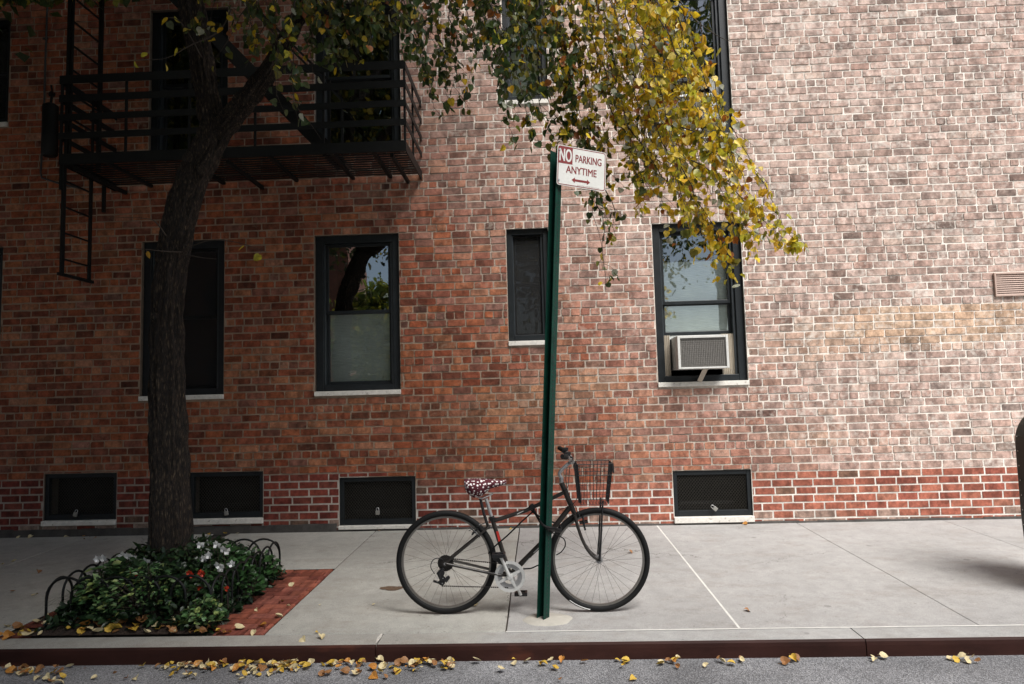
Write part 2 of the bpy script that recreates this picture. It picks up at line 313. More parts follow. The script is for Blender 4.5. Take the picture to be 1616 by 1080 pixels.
def asphalt_mat():
    m = bpy.data.materials.new('asphalt'); m.use_nodes = True; t = m.node_tree; b = t.nodes['Principled BSDF']; L = t.links.new
    tc = N(t, 'ShaderNodeTexCoord')
    v = N(t, 'ShaderNodeTexVoronoi'); v.inputs['Scale'].default_value = 150; L(tc.outputs['Object'], v.inputs['Vector'])
    cr = N(t, 'ShaderNodeValToRGB'); e = cr.color_ramp.elements
    e[0].position = 0.0; e[0].color = (0.13, 0.13, 0.132, 1); e[1].position = 1.0; e[1].color = (0.38, 0.38, 0.385, 1)
    e2 = cr.color_ramp.elements.new(0.5); e2.color = (0.23, 0.23, 0.24, 1)
    sp = N(t, 'ShaderNodeSeparateColor'); L(v.outputs['Color'], sp.inputs[0]); L(sp.outputs[0], cr.inputs[0])
    n1 = N(t, 'ShaderNodeTexNoise'); n1.inputs['Scale'].default_value = 1.6; n1.inputs['Detail'].default_value = 9; L(tc.outputs['Object'], n1.inputs['Vector'])
    mr = N(t, 'ShaderNodeMapRange'); mr.inputs[1].default_value = 0.3; mr.inputs[2].default_value = 0.7; mr.inputs[3].default_value = 0.62; mr.inputs[4].default_value = 1.2; L(n1.outputs[0], mr.inputs[0])
    s = N(t, 'ShaderNodeVectorMath', operation='SCALE'); L(cr.outputs[0], s.inputs[0]); L(mr.outputs[0], s.inputs['Scale']); L(s.outputs[0], b.inputs['Base Color'])
    b.inputs['Roughness'].default_value = 0.85
    bp = N(t, 'ShaderNodeBump'); bp.inputs['Strength'].default_value = 0.8; bp.inputs['Distance'].default_value = 0.006; L(v.outputs['Distance'], bp.inputs['Height']); L(bp.outputs[0], b.inputs['Normal'])
    return m
M['asphalt'] = asphalt_mat()
def bark_mat():
    m = bpy.data.materials.new('bark'); m.use_nodes = True; t = m.node_tree; b = t.nodes['Principled BSDF']; L = t.links.new
    tc = N(t, 'ShaderNodeTexCoord'); mp = N(t, 'ShaderNodeMapping'); mp.inputs['Scale'].default_value = (1, 1, 0.24); L(tc.outputs['Object'], mp.inputs[0])
    n0 = N(t, 'ShaderNodeTexNoise'); n0.inputs['Scale'].default_value = 60; n0.inputs['Detail'].default_value = 7; n0.inputs['Roughness'].default_value = 0.75; L(mp.outputs[0], n0.inputs['Vector'])
    wv = N(t, 'ShaderNodeVectorMath', operation='SCALE'); wv.inputs['Scale'].default_value = 0.03; L(n0.outputs['Color'], wv.inputs[0])
    ad = N(t, 'ShaderNodeVectorMath', operation='ADD'); L(mp.outputs[0], ad.inputs[0]); L(wv.outputs[0], ad.inputs[1])
    v = N(t, 'ShaderNodeTexVoronoi', feature='DISTANCE_TO_EDGE'); v.inputs['Scale'].default_value = 60; L(ad.outputs[0], v.inputs['Vector'])
    mu = N(t, 'ShaderNodeMath', operation='MULTIPLY_ADD'); L(v.outputs['Distance'], mu.inputs[0]); mu.inputs[1].default_value = 1.3
    n5 = N(t, 'ShaderNodeMath', operation='MULTIPLY_ADD'); L(n0.outputs[0], n5.inputs[0]); n5.inputs[1].default_value = 1.5; n5.inputs[2].default_value = -.55; L(n5.outputs[0], mu.inputs[2])
    cr = N(t, 'ShaderNodeValToRGB'); e = cr.color_ramp.elements
    e[0].position = 0.12; e[0].color = (0.003, 0.0025, 0.002, 1); e[1].position = 1.0; e[1].color = (0.22, 0.16, 0.10, 1)
    e2 = cr.color_ramp.elements.new(0.5); e2.color = (0.040, 0.025, 0.015, 1); L(mu.outputs[0], cr.inputs[0])
    L(cr.outputs[0], b.inputs['Base Color']); b.inputs['Roughness'].default_value = 0.85
    bp = N(t, 'ShaderNodeBump'); bp.inputs['Strength'].default_value = 1.0; bp.inputs['Distance'].default_value = 0.03; L(mu.outputs[0], bp.inputs['Height']); L(bp.outputs[0], b.inputs['Normal'])
    return m
M['bark'] = bark_mat()
M['twig'] = mat('twig_bark', (0.045, 0.033, 0.025), 0.8, 0, 30, 0.3, 0.1)

# ------------------------------------------------------------------ openings of the facade
COURSE = 0.0834; HDR = 1.405                                    # header row centre
WT = 3.365
windows = [  # name-ish, x0, x1, z0, z1, kind
    (-6.62, -6.15, 2.10, WT, 'small'), (-4.505, -3.545, 1.60, WT, 'dark'), (-2.505, -1.542, 1.60, WT, 'blindlow'),
    (-0.325, 0.145, 2.10, WT, 'small'), (1.30, 2.275, 1.60, WT, 'ac'),
    (-6.62, -6.146, 4.85, 6.13, 'small'), (-4.45, -3.52, 4.36, 6.13, 'dark'), (-2.495, -1.50, 4.36, 6.13, 'dark'),
    (-0.31, 0.193, 4.85, 6.13, 'smallblind'), (1.30, 2.255, 4.366, 6.13, 'acup')]
grilles = [(-5.587, -4.753, 0.24, 0.755, 0.055), (-3.925, -3.092, 0.23, 0.735, 0.06), (-2.237, -1.392, 0.125, 0.645, 0.04), (1.412, 2.25, 0.15, 0.64, 0.065)]
VENT = (4.95, 5.75, 2.43, 2.685)
openings = [(a, b, c-0.05, d) for a, b, c, d, k in windows] + [(a, b, c-s, d) for a, b, c, d, s in grilles]
def red_top(x):
    if x < -1.8: return 0.70
    if x < 1.8: return 0.565
    return 0.60
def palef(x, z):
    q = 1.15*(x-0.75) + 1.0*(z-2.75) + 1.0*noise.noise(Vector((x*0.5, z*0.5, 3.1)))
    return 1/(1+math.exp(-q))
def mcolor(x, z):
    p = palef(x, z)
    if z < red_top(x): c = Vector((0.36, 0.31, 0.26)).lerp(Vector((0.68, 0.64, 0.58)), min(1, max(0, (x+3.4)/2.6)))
    else: c = Vector((0.28, 0.195, 0.13)).lerp(Vector((0.76, 0.70, 0.625)), min(1, p*1.2+0.08))  # left mortar is grimy, and darkened further to deepen the shade there
    return c
REDS = [(.29,.078,.034),(.33,.100,.042),(.22,.056,.029),(.10,.034,.024),(.36,.130,.058),(.25,.062,.031),(.17,.047,.029),(.38,.165,.085)]
PALES = [(.43,.305,.26),(.46,.345,.30),(.39,.265,.225),(.49,.385,.34),(.32,.20,.165),(.44,.32,.28),(.47,.365,.30),(.41,.29,.25)]
NEWS = [(.32,.108,.070),(.35,.125,.080),(.29,.095,.062),(.34,.14,.092),(.27,.082,.055)]
NEWD = [(.17,.038,.027),(.20,.047,.031),(.145,.034,.025),(.18,.050,.035)]
def bcolor(x, z, red):
    if red:
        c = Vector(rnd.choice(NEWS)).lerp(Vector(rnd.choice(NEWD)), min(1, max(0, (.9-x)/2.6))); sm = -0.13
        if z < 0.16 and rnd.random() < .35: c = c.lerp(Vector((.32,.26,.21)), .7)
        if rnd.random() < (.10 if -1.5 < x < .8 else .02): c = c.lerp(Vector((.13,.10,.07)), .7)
        return c*rnd.uniform(.88, 1.1), sm
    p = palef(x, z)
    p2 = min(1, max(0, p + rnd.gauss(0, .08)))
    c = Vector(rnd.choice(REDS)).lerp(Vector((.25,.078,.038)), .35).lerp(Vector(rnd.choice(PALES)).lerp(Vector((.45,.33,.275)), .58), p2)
    oc = noise.noise(Vector((x*.45+9, z*1.1, 0)))                 # ochre-stained areas
    if 0.9 < z < 2.4 and oc > .05: c = c.lerp(Vector((.56,.37,.20)), min(.45, oc*1.2)*min(1, max(.1, (x+2.2)/3)))
    if rnd.random() < .05: c *= .6
    return c*rnd.uniform(.88, 1.10), -0.03 + 0.10*p + rnd.gauss(0, .05)

# ------------------------------------------------------------------ the building
building = thing('brick_building', 'long brick apartment building whose weathered side wall fills the view behind the bicycle', 'building', (0, WY, 0))
def build_bricks():
    V = []; Fc = []; BC = []; MC = []
    X0, X1, Z0, Z1 = -8.6, 8.6, 0.02, 7.3
    n_lo = int((Z0-HDR)/COURSE)-1; n_hi = int((Z1-HDR)/COURSE)+1
    def emit(x0, x1, z0, z1, mj, red):
        if x1-x0 < 0.022 or z1-z0 < 0.02: return
        h = mj/2
        a, b = x0+h+rnd.uniform(-.0015,.0015), x1-h+rnd.uniform(-.0015,.0015)
        c, d = z0+h+rnd.uniform(-.0015,.0015), z1-h+rnd.uniform(-.0015,.0015)
        j = .0012 if red else .0022
        q = lambda: rnd.uniform(-j, j)
        ch = lambda: rnd.uniform(.001, .004) if red else rnd.choice((rnd.uniform(.001,.006), rnd.uniform(.002,.006), rnd.uniform(.006,.014)))
        k1, k2, k3, k4 = ch(), ch(), ch(), ch(); mx = (a+b)/2
        out = [(a+k1, c+q()), (mx, c+q()), (b-k2, c+q()), (b+q(), c+k2*.6), (b+q(), d-k3*.6), (b-k3, d+q()), (mx, d+q()), (a+k4, d+q()), (a+q(), d-k4*.6), (a+q(), c+k1*.6)]
        yf = WY - rnd.uniform(.000, .002 if red else .0065); tl = rnd.uniform(-.0015, .0015)
        n = len(V); k = len(out)
        for i, (x, z) in enumerate(out): V.append((x, yf+tl*(1 if z > (c+d)/2 else -1), z))
        for (x, z) in out: V.append((x, WY+.07, z))
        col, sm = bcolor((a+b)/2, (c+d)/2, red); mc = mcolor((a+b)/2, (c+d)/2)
        Fc.append(tuple(range(n, n+k)))
        for i in range(k): Fc.append((n+i, n+k+i, n+k+(i+1) % k, n+(i+1) % k))
        BC.extend([(col.x, col.y, col.z, sm)]*(k+1)); MC.extend([(mc.x, mc.y, mc.z, 1)]*(k+1))
    def clip(segs, z0, z1):
        out = []
        for (a, b) in segs:
            parts = [(a, b, z0, z1)]
            for (ox0, ox1, oz0, oz1) in openings:
                new = []
                for (p, q, r_, s_) in parts:
                    if q <= ox0 or p >= ox1 or s_ <= oz0+.004 or r_ >= oz1-.004: new.append((p, q, r_, s_)); continue
                    if p < ox0: new.append((p, ox0, r_, s_))
                    if q > ox1: new.append((ox1, q, r_, s_))
                    m0, m1 = max(p, ox0), min(q, ox1)
                    if s_ > oz1 + .02: new.append((m0, m1, oz1, s_))
                    elif r_ < oz0 - .02: new.append((m0, m1, r_, oz0))
                parts = new
            out += parts
        return out
    for n in range(n_lo, n_hi+1):
        z0 = HDR-COURSE/2+n*COURSE; z1 = z0+COURSE
        hdr = (n % 6 == 0)
        x = X0 - rnd.uniform(0, .2) if hdr else X0-(.1075 if n % 2 else 0)
        while x < X1:
            red = (z0+z1)/2 < red_top(x)
            if red: wd = .219
            elif hdr: wd = .1085+rnd.uniform(-.004, .004)
            else: wd = .215 if rnd.random() > .03 else .16
            if not red: wd += rnd.uniform(-.003, .003)
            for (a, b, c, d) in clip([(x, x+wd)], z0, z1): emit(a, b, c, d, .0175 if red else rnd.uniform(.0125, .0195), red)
            x += wd
    me = bpy.data.meshes.new('brickwork'); me.from_pydata(V, [], Fc)
    for nm, dat in (('bcol', BC), ('mcol', MC)):
        at_ = me.attributes.new(nm, 'FLOAT_COLOR', 'FACE'); at_.data.foreach_set('color', np.array(dat, dtype=np.float32).ravel())
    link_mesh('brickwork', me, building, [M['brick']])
build_bricks()
def wall_sheet():
    xs = sorted(set([-16, -12, 12, 16] + [round(-8.8+i*.2, 3) for i in range(89)] + [v for o in openings for v in o[:2]]))
    zs = sorted(set([-.3, 12] + [round(i*.2, 3) for i in range(0, 40)] + [v for o in openings for v in o[2:]]))
    V = []; C = []; Fc = []
    for z in zs:
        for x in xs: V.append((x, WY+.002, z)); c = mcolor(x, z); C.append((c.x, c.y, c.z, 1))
    nx = len(xs)
    for j in range(len(zs)-1):
        for i in range(nx-1):
            cx = (xs[i]+xs[i+1])/2; cz = (zs[j]+zs[j+1])/2
            if any(o[0] < cx < o[1] and o[2] < cz < o[3] for o in openings): continue
            a = j*nx+i; Fc.append((a, a+1, a+1+nx, a+nx))
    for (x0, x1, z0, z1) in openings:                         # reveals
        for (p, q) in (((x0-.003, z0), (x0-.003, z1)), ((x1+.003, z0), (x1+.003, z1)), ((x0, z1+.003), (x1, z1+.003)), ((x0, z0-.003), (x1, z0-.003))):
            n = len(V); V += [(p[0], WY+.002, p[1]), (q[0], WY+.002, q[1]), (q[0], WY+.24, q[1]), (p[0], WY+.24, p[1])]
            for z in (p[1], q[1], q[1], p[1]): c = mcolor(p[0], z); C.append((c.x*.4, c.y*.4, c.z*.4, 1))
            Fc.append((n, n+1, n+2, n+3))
    me = bpy.data.meshes.new('wall'); me.from_pydata(V, [], Fc)
    at_ = me.attributes.new('mcol', 'FLOAT_COLOR', 'POINT'); at_.data.foreach_set('color', np.array(C, dtype=np.float32).ravel())
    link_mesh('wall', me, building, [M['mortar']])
    b = MB(); b.box(-16, 16, WY+1.2, WY+9, -.3, 12); b.box(-16.1, 16.1, WY-.12, WY+9.1, 12, 12.35)
    b.build('rear_block', M['room'], building)
wall_sheet()
def blind(parent, x0, x1, z0, z1, y, pitch=.018):
    b = MB(); z = z0
    while z < z1:
        t = min(z+pitch, z1); b.add([(x0, y+.006, z), (x1, y+.006, z), (x1, y-.006, (z+t)/2+.002), (x0, y-.006, (z+t)/2+.002), (x1, y+.006, t), (x0, y+.006, t)], [(0,1,2,3), (3,2,4,5)]); z = t
    b.build('blind', M['blind'], parent)
def window(x0, x1, z0, z1, kind):
    f = MB(); yo = WY+.045; w_ = .085 if x1-x0 > .6 else .06
    # brick-mould frame, butted at the corners
    f.box(x0, x0+w_, yo, WY+.2, z0, z1); f.box(x1-w_, x1, yo, WY+.2, z0, z1)
    f.box(x0+w_, x1-w_, yo, WY+.2, z1-w_, z1); f.box(x0+w_, x1-w_, yo, WY+.2, z0, z0+.07)
    f.box(x0+w_, x0+w_+.012, yo+.03, WY+.19, z0+.07, z1-w_, 1); f.box(x1-w_-.03, x1-w_, yo+.03, WY+.19, z0+.07, z1-w_, 1)
    win = f.build('window', [M['frame'], M['framelight']], building, bevel=.004)
    a, b, c, d = x0+w_+.012, x1-w_-.03, z0+.07, z1-w_
    mid = (c+d)/2; st = .032 if x1-x0 > .6 else .02
    ybase = WY+.105
    def sash(cc, dd, y):
        s = MB(); s.box(a, a+st, y, y+.03, cc, dd); s.box(b-st, b, y, y+.03, cc, dd); s.box(a+st, b-st, y, y+.03, dd-st, dd); s.box(a+st, b-st, y, y+.03, cc, cc+st*1.2)
        o = s.build('sash', M['frame'], win, bevel=.003)
        g = MB(); g.add([(a+st, y+.012, cc+st), (b-st, y+.012, cc+st), (b-st, y+.012, dd-st), (a+st, y+.012, dd-st)], [(0,1,2,3)]); 
        g.build('glass_pane', M['glass'], win)
    low = c
    if kind == 'small' or (kind == 'dark' and z0 < 2):
        g = MB(); g.add([(a, ybase-.006, c), (b, ybase-.006, c), (b, ybase-.006, d), (a, ybase-.006, d)], [(0,1,2,3)]); g.build('dark_pane_sheet', M['darksheet'], win)  # dark sheet added in front of the glass to blacken these panes
    if kind == 'ac': low = at(1100, 527, WY).z; mid = at(1100, 478, WY).z
    if kind == 'acup': low = c+.62
    sash(mid, d, ybase); sash(low, mid+.03 if kind != 'ac' else mid+.02, ybase+.035)
    s = MB(); s.box(x0-.004, x1+.004, WY-.022, WY+.10, z0-.052, z0-.001); s.build('sill', M['stone'], win, bevel=.004)
    if kind == 'blindlow': blind(win, a, b, c, mid+.05, WY+.23)
    if kind == 'ac': blind(win, a, b, low-.05, at(1100, 413, WY+.16).z, WY+.16)
    if kind == 'smallblind': blind(win, a, b, c, d-.3, WY+.2)
    r = MB(); r.add([(x0-.1, WY+.9, z0-.2), (x1+.1, WY+.9, z0-.2), (x1+.1, WY+.9, z1+.2), (x0-.1, WY+.9, z1+.2)], [(0,1,2,3)])
    for (p, q) in (((x0, z0), (x0, z1)), ((x1, z0), (x1, z1)), ((x0, z1), (x1, z1)), ((x0, z0), (x1, z0))):
        r.add([(p[0], WY+.245, p[1]), (q[0], WY+.245, q[1]), (q[0], WY+.9, q[1]), (p[0], WY+.9, p[1])], [(0,1,2,3)])
    r.build('room', M['room'], win)
    return (a, b, c, d, low)
wres = [window(*w_) for w_ in windows]
# basement grilles
def grille(x0, x1, z0, z1, sh):
    f = MB(); y = WY+.02
    f.box(x0, x0+.045, y, y+.05, z0, z1); f.box(x1-.045, x1, y, y+.05, z0, z1)
    f.box(x0+.045, x1-.045, y, y+.05, z1-.05, z1); f.box(x0+.045, x1-.045, y, y+.05, z0, z0+.06)
    for hx in (.18, .72): f.box(x0+(x1-x0)*hx, x0+(x1-x0)*hx+.07, y-.012, y+.01, z1-.012, z1+.006, 0)
    fr = f.build('basement_grille', [M['frame']], building, bevel=.003)
    g = MB(); W = x1-x0-.09; Hh = z1-z0-.11; px = .030; pz = .036; yy = y+.02
    nx = int(W/px); nz = int(Hh/pz)
    for i in range(nx):
        for j in range(nz):
            cx = x0+.045+(i+.5)*W/nx; cz = z0+.06+(j+.5)*Hh/nz; hx = W/nx/2; hz = Hh/nz/2
            g.bar((cx-hx, yy, cz), (cx, yy, cz+hz), .0025, .0035, (0,1,0)); g.bar((cx, yy, cz+hz), (cx+hx, yy, cz), .0025, .0035, (0,1,0))
            g.bar((cx-hx, yy, cz), (cx, yy, cz-hz), .0025, .0035, (0,1,0)); g.bar((cx, yy, cz-hz), (cx+hx, yy, cz), .0025, .0035, (0,1,0))
    g.build('wire_mesh', M['wire'], fr)
    s = MB(); s.box(x0-.006, x1+.006, WY-.03, WY+.12, z0-sh, z0-.002); s.build('sill', M['stone'], fr, bevel=.005)
    r = MB(); r.box(x0-.02, x1+.02, WY+.35, WY+.37, z0-.1, z1+.1); r.box(x0+.1, x1-.15, WY+.2, WY+.22, z0+.1, z0+.13, 0)
    r.build('backing', M['room'], fr)
for g_ in grilles: grille(*g_)
v = MB(); x0, x1, z0, z1 = VENT
v.box(x0, x1, WY-.03, WY-.006, z0, z0+.015); v.box(x0, x1, WY-.03, WY-.006, z1-.015, z1); v.box(x0, x0+.015, WY-.03, WY-.006, z0+.015, z1-.015); v.box(x1-.015, x1, WY-.03, WY-.006, z0+.015, z1-.015)
k = 10
for i in range(k):
    z = z0+.015+(i+.5)*(z1-z0-.03)/k; h = (z1-z0-.03)/k
    v.add([(x0+.015, WY-.024, z-h*.5), (x1-.015, WY-.024, z-h*.5), (x1-.015, WY-.008, z+h*.55), (x0+.015, WY-.008, z+h*.55)], [(0,1,2,3)])
v.build('louver_vent', M['ventmetal'], building)
base = MB()
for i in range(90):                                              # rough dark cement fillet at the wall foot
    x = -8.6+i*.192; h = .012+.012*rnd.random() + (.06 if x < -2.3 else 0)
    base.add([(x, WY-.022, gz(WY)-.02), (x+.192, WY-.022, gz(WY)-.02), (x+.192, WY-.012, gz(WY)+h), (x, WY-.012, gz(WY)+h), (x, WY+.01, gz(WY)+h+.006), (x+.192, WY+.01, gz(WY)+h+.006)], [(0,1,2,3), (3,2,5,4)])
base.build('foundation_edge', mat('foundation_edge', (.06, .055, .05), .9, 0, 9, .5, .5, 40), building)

# padlocks on the grilles
def padlock(u, v, lab, tilt):
    c = at(u, v, WY-.012); t = thing('padlock', lab, 'padlock', c, 'padlocks on the basement grilles')
    b = MB(); b.box(-.022, .022, -.012, .010, -.045, 0); o = b.build('body', M['padlock'], None, bevel=.005); o.parent = t; o.location = (0, 0, 0)
    s = MB(); s.tube([(-.014, 0, -.002), (-.014, 0, .018), (-.008, 0, .030), (.008, 0, .030), (.014, 0, .018), (.014, 0, -.002)], .0042, 8)
    o = s.build('shackle', M['steel'], None); o.parent = t; o.location = (0, 0, 0); t.rotation_euler = (0, math.radians(tilt), 0)
padlock(120, 809, 'bright padlock on the basement grille left of the tree', 15)
padlock(357, 807, 'small padlock on the basement grille just right of the tree trunk', -8)
padlock(596, 806, 'padlock on the black basement grille behind the rear bicycle wheel', 0)
padlock(1126, 801, 'padlock hanging askew on the lit basement grille right of the bicycle', -50)

# air conditioners
def aircon(u0, u1, v0, v1, yf, wi, lab, casing, sidemat, bracket):
    a = at(u0, v1, yf); b = at(u1, v0, yf); wl, wr, c, d, low = wres[wi]
    t = thing('air_conditioner', lab, 'air conditioner', ((a.x+b.x)/2, yf, a.z), 'window air conditioners')
    x0, x1, z0, z1 = a.x, b.x, a.z, b.z; k = .028
    f = MB(); f.box(x0, x0+k, yf, WY+.3, z0, z1); f.box(x1-k, x1, yf, WY+.3, z0, z1); f.box(x0+k, x1-k, yf, WY+.3, z1-k, z1); f.box(x0+k, x1-k, yf, WY+.3, z0, z0+.018); f.box(x0+k, x1-k, WY+.1, WY+.12, z0+.018, z1-k)
    f.build('casing', casing, t, bevel=.004)
    g = MB(); g.box(x0+k, x1-k, yf+.02, yf+.05, z0+.018, z1-k)
    n = 26
    for i in range(n): xx = x0+k+(i+.5)*(x1-x0-2*k)/n; g.box(xx-.0012, xx+.0012, yf+.012, yf+.0195, z0+.02, z1-k)
    for i in range(14): zz = z0+.02+(i+.5)*(z1-k-z0-.02)/14; g.box(x0+k, x1-k, yf+.0095, yf+.0118, zz-.0012, zz+.0012)
    g.build('coil_grille', M['coil'], t)
    for (p, q) in ((wl-.01, x0-.02), (x1+.005, wr+.01)):
        if q-p < .01: continue
        s = MB(); n = max(3, int((q-p)/.018))
        for i in range(n):
            xa = p+i*(q-p)/n; xb = p+(i+1)*(q-p)/n; xm = (xa+xb)/2
            s.add([(xa, WY+.115, c), (xm, WY+.095, c), (xb, WY+.115, c), (xa, WY+.115, low), (xm, WY+.095, low), (xb, WY+.115, low)], [(0,1,4,3), (1,2,5,4)])
        s.build('accordion_panel', sidemat, t)
    if bracket:
        s = MB(); p = at(1113, 583, yf+.03); q = at(1104, 602, WY-.03)
        s.bar(p, q, .05, .012, (0, -1, .3)); s.bar(p+Vector((-.03, 0, 0)), p+Vector((.035, 0, 0)), .03, .012); s.build('bracket', sidemat, t, bevel=.002)
aircon(1071, 1149, 528, 583, 7.34, 4, 'dirty white air conditioner with exposed grey coil in the ground floor window', M['whiteac'], M['accream'], True)
aircon(1040, 1125, 147, 208, 7.50, 9, 'clean white air conditioner in the upper window half hidden by yellow leaves', mat('ac_white', (.7, .7, .68), .5), M['whiteac'], False)

# ------------------------------------------------------------------ ground
def sheet(name, mt, x0, x1, y0, y1, zf, nx, ny, colf=None, holes=()):
    V = []; Fc = []; C = []
    for j in range(ny+1):
        for i in range(nx+1):
            x = x0+(x1-x0)*i/nx; y = y0+(y1-y0)*j/ny; V.append((x, y, zf(x, y)))
    for j in range(ny):
        for i in range(nx): a = j*(nx+1)+i; Fc.append((a, a+1, a+nx+2, a+nx+1))
    me = bpy.data.meshes.new(name); me.from_pydata(V, [], Fc); me.materials.append(mt)
    o = bpy.data.objects.new(name, me); COL.objects.link(o); o['kind'] = 'structure'; return o
ZR = -.104
sheet('ground', mat('ground_far', (.12, .11, .10), .9), -200, 200, -200, 200, lambda x, y: -.35, 4, 4)
sheet('road', M['asphalt'], -40, 40, -4.0, 4.30, lambda x, y: ZR + .012*(1-abs(y)/4), 60, 8)
# pavement slabs: one mesh, open joints between slabs, each slab its own tint
JX = [-12.8, -11.2, -9.7, -8.15, -6.6, -5.03, -3.45, -1.835, -.262, 1.218, 2.70, 4.22, 5.75, 7.3, 8.8, 10.3, 12]
KY0, KY1 = 4.285, 4.49
def slabs():
    V = []; Fc = []; C = []
    def slab(x0, x1, y0, y1, col, gx=.004, gy=.004):
        n = 26; lip = .006
        if x0 > 1.1: gx = .0016; lip = .0025
        xs = [x0+gx, x0+gx+.004] + [x0+gx+.004+(x1-x0-2*gx-.008)*i/n for i in range(1, n)] + [x1-gx-.004, x1-gx]
        ys = [y0+gy, y0+gy+.004] + [y0+gy+.004+(y1-y0-2*gy-.008)*i/n for i in range(1, n)] + [y1-gy-.004, y1-gy]
        b = len(V); q = len(xs)
        for j, y in enumerate(ys):
            for i, x in enumerate(xs):
                edge = i in (0, q-1) or j in (0, len(ys)-1)
                jx = .0028*noise.noise(Vector((x*9, y*9, 7))) if i in (0, 1, q-2, q-1) else 0; jy = .0028*noise.noise(Vector((x*9, y*9, 3))) if j in (0, 1, len(ys)-2, len(ys)-1) else 0
                V.append((x+jx, y+jy, gz(y) + .002*noise.noise(Vector((x, y, 0))) - (lip if edge else 0)))
                C.append((*col, 1))
        for j in range(len(ys)-1):
            for i in range(q-1): a = b+j*q+i; Fc.append((a, a+1, a+q+1, a+q))
    for k in range(len(JX)-1):
        x0, x1 = JX[k], JX[k+1]; cx = (x0+x1)/2
        for (y0, y1) in ((KY1, 6.05), (6.05, WY+.05)):
            if x0 < -1.9 and x1 > -3.4 and y0 < 5: continue             # tree pit bay
            if abs(x1+3.45) < .01 and y0 < 5: x1 = -3.63
            tone = rnd.uniform(.93, 1.05)
            g = .37 if cx > -.2 else (.42 if cx > -1.9 else .47)  # base colour raised at left in place of light missing there
            col = (g*tone, g*tone*.975, g*tone*(.935 if cx > -.2 else .88))
            if cx > -.3 and y0 < 5: slab(x0, x1, y0, WY+.05, col)
            elif cx > -.3: continue
            else: slab(x0, x1, y0, y1, col, gy=.003)
    me = bpy.data.meshes.new('sidewalk'); me.from_pydata(V, [], Fc)
    a_ = me.attributes.new('scol', 'FLOAT_COLOR', 'POINT'); a_.data.foreach_set('color', np.array(C, dtype=np.float32).ravel())
    me.materials.append(M['concrete']); o = bpy.data.objects.new('sidewalk', me); COL.objects.link(o); o['kind'] = 'structure'
    b = MB(); b.box(-40, 40, KY1, WY+.3, -.30, -.02)
    o = b.build('sidewalk_joint_bed', mat('joint_dirt', (.07, .055, .04), .95, 0, 12, .5, .6, 60)); o['kind'] = 'structure'
    b = MB()                                                    # far side stretches of plain pavement
    for (xa, xb) in ((-40, -12.8), (12, 40)): b.box(xa, xb, KY1, WY+.2, -.019, gz(WY)-.01)
    o = b.build('sidewalk_beyond', M['footing']); o['kind'] = 'structure'
    b = MB()                                                    # pale sealant in the joints
    for xj, wdt in ((1.218, .016),): 
        b.add([(xj-wdt/2, KY1, gz(KY1)+.001), (xj+wdt/2, KY1, gz(KY1)+.001), (xj+wdt/2, WY, gz(WY)+.001), (xj-wdt/2, WY, gz(WY)+.001)], [(0,1,2,3)])
    x = -.262
    while x < 12:
        x2 = min(x+.35, 12); wv = .010+.004*rnd.random()
        b.add([(x, KY1-wv, gz(KY1)+.0015), (x2, KY1-wv, gz(KY1)+.0015), (x2, KY1+.006, gz(KY1)+.0015), (x, KY1+.006, gz(KY1)+.0015)], [(0,1,2,3)]); x = x2
    o = b.build('joint_sealant', mat('sealant', (.62, .61, .57), .8, 0, 20, .15, .3)); o['kind'] = 'structure'
    # kerb: concrete top in stretches, dark red-brown steel nosing and face
    V2 = MB(); C2 = []
    cuts = [-40, -13, -10, -7.0, -4.0, -1.05, 1.9, 4.9, 8, 11, 40]
    for i in range(len(cuts)-1):
        a, c = cuts[i]+.004, cuts[i+1]-.004; n = max(2, int((c-a)/.25)); 
        for j in range(n):
            xa = a+(c-a)*j/n; xb = a+(c-a)*(j+1)/n
            V2.add([(xa, KY0+.012, gz(KY0)), (xb, KY0+.012, gz(KY0)), (xb, KY1-.006, gz(KY1)-.001), (xa, KY1-.006, gz(KY1)-.001)], [(0,1,2,3)])
        V2.add([(a, KY0+.012, gz(KY0)), (a, KY1-.006, gz(KY1)-.001), (a, KY1-.006, -.25), (a, KY0+.012, -.25)], [(0,1,2,3)])
        V2.add([(c, KY0+.012, gz(KY0)), (c, KY1-.006, gz(KY1)-.001), (c, KY1-.006, -.25), (c, KY0+.012, -.25)], [(0,1,2,3)])
    o = V2.build('kerb', M['concrete']); a_ = o.data.attributes.new('scol', 'FLOAT_COLOR', 'POINT')
    cc = [(.39, .385, .37, 1) if v_.co.x > -.3 else (.38, .365, .33, 1) for v_ in o.data.vertices]
    a_.data.foreach_set('color', np.array(cc, dtype=np.float32).ravel()); o['kind'] = 'structure'
    s = MB()
    for i in range(len(cuts)-1):
        a, c = cuts[i]+.003, cuts[i+1]-.003
        prof = [(KY0+.014, gz(KY0)+.002), (KY0+.004, gz(KY0)+.0015), (KY0-.004, gz(KY0)-.008), (KY0-.007, gz(KY0)-.03), (KY0-.012, -.25), (KY0+.014, -.25)]
        n = len(prof); s.add([(x, y, z) for x in (a, c) for y, z in prof], [tuple(range(n)), tuple(range(2*n-1, n-1, -1))] + [(j, n+j, n+(j+1) % n, (j+1) % n) for j in range(n)])
    o = s.build('kerb_face', M['kerbface']); o['kind'] = 'structure'
slabs()
# opposite side of the street (seen only in the window reflections)
sheet('opposite_sidewalk', M['footing'], -40, 40, -8.0, -4.0, lambda x, y: .01, 4, 2)

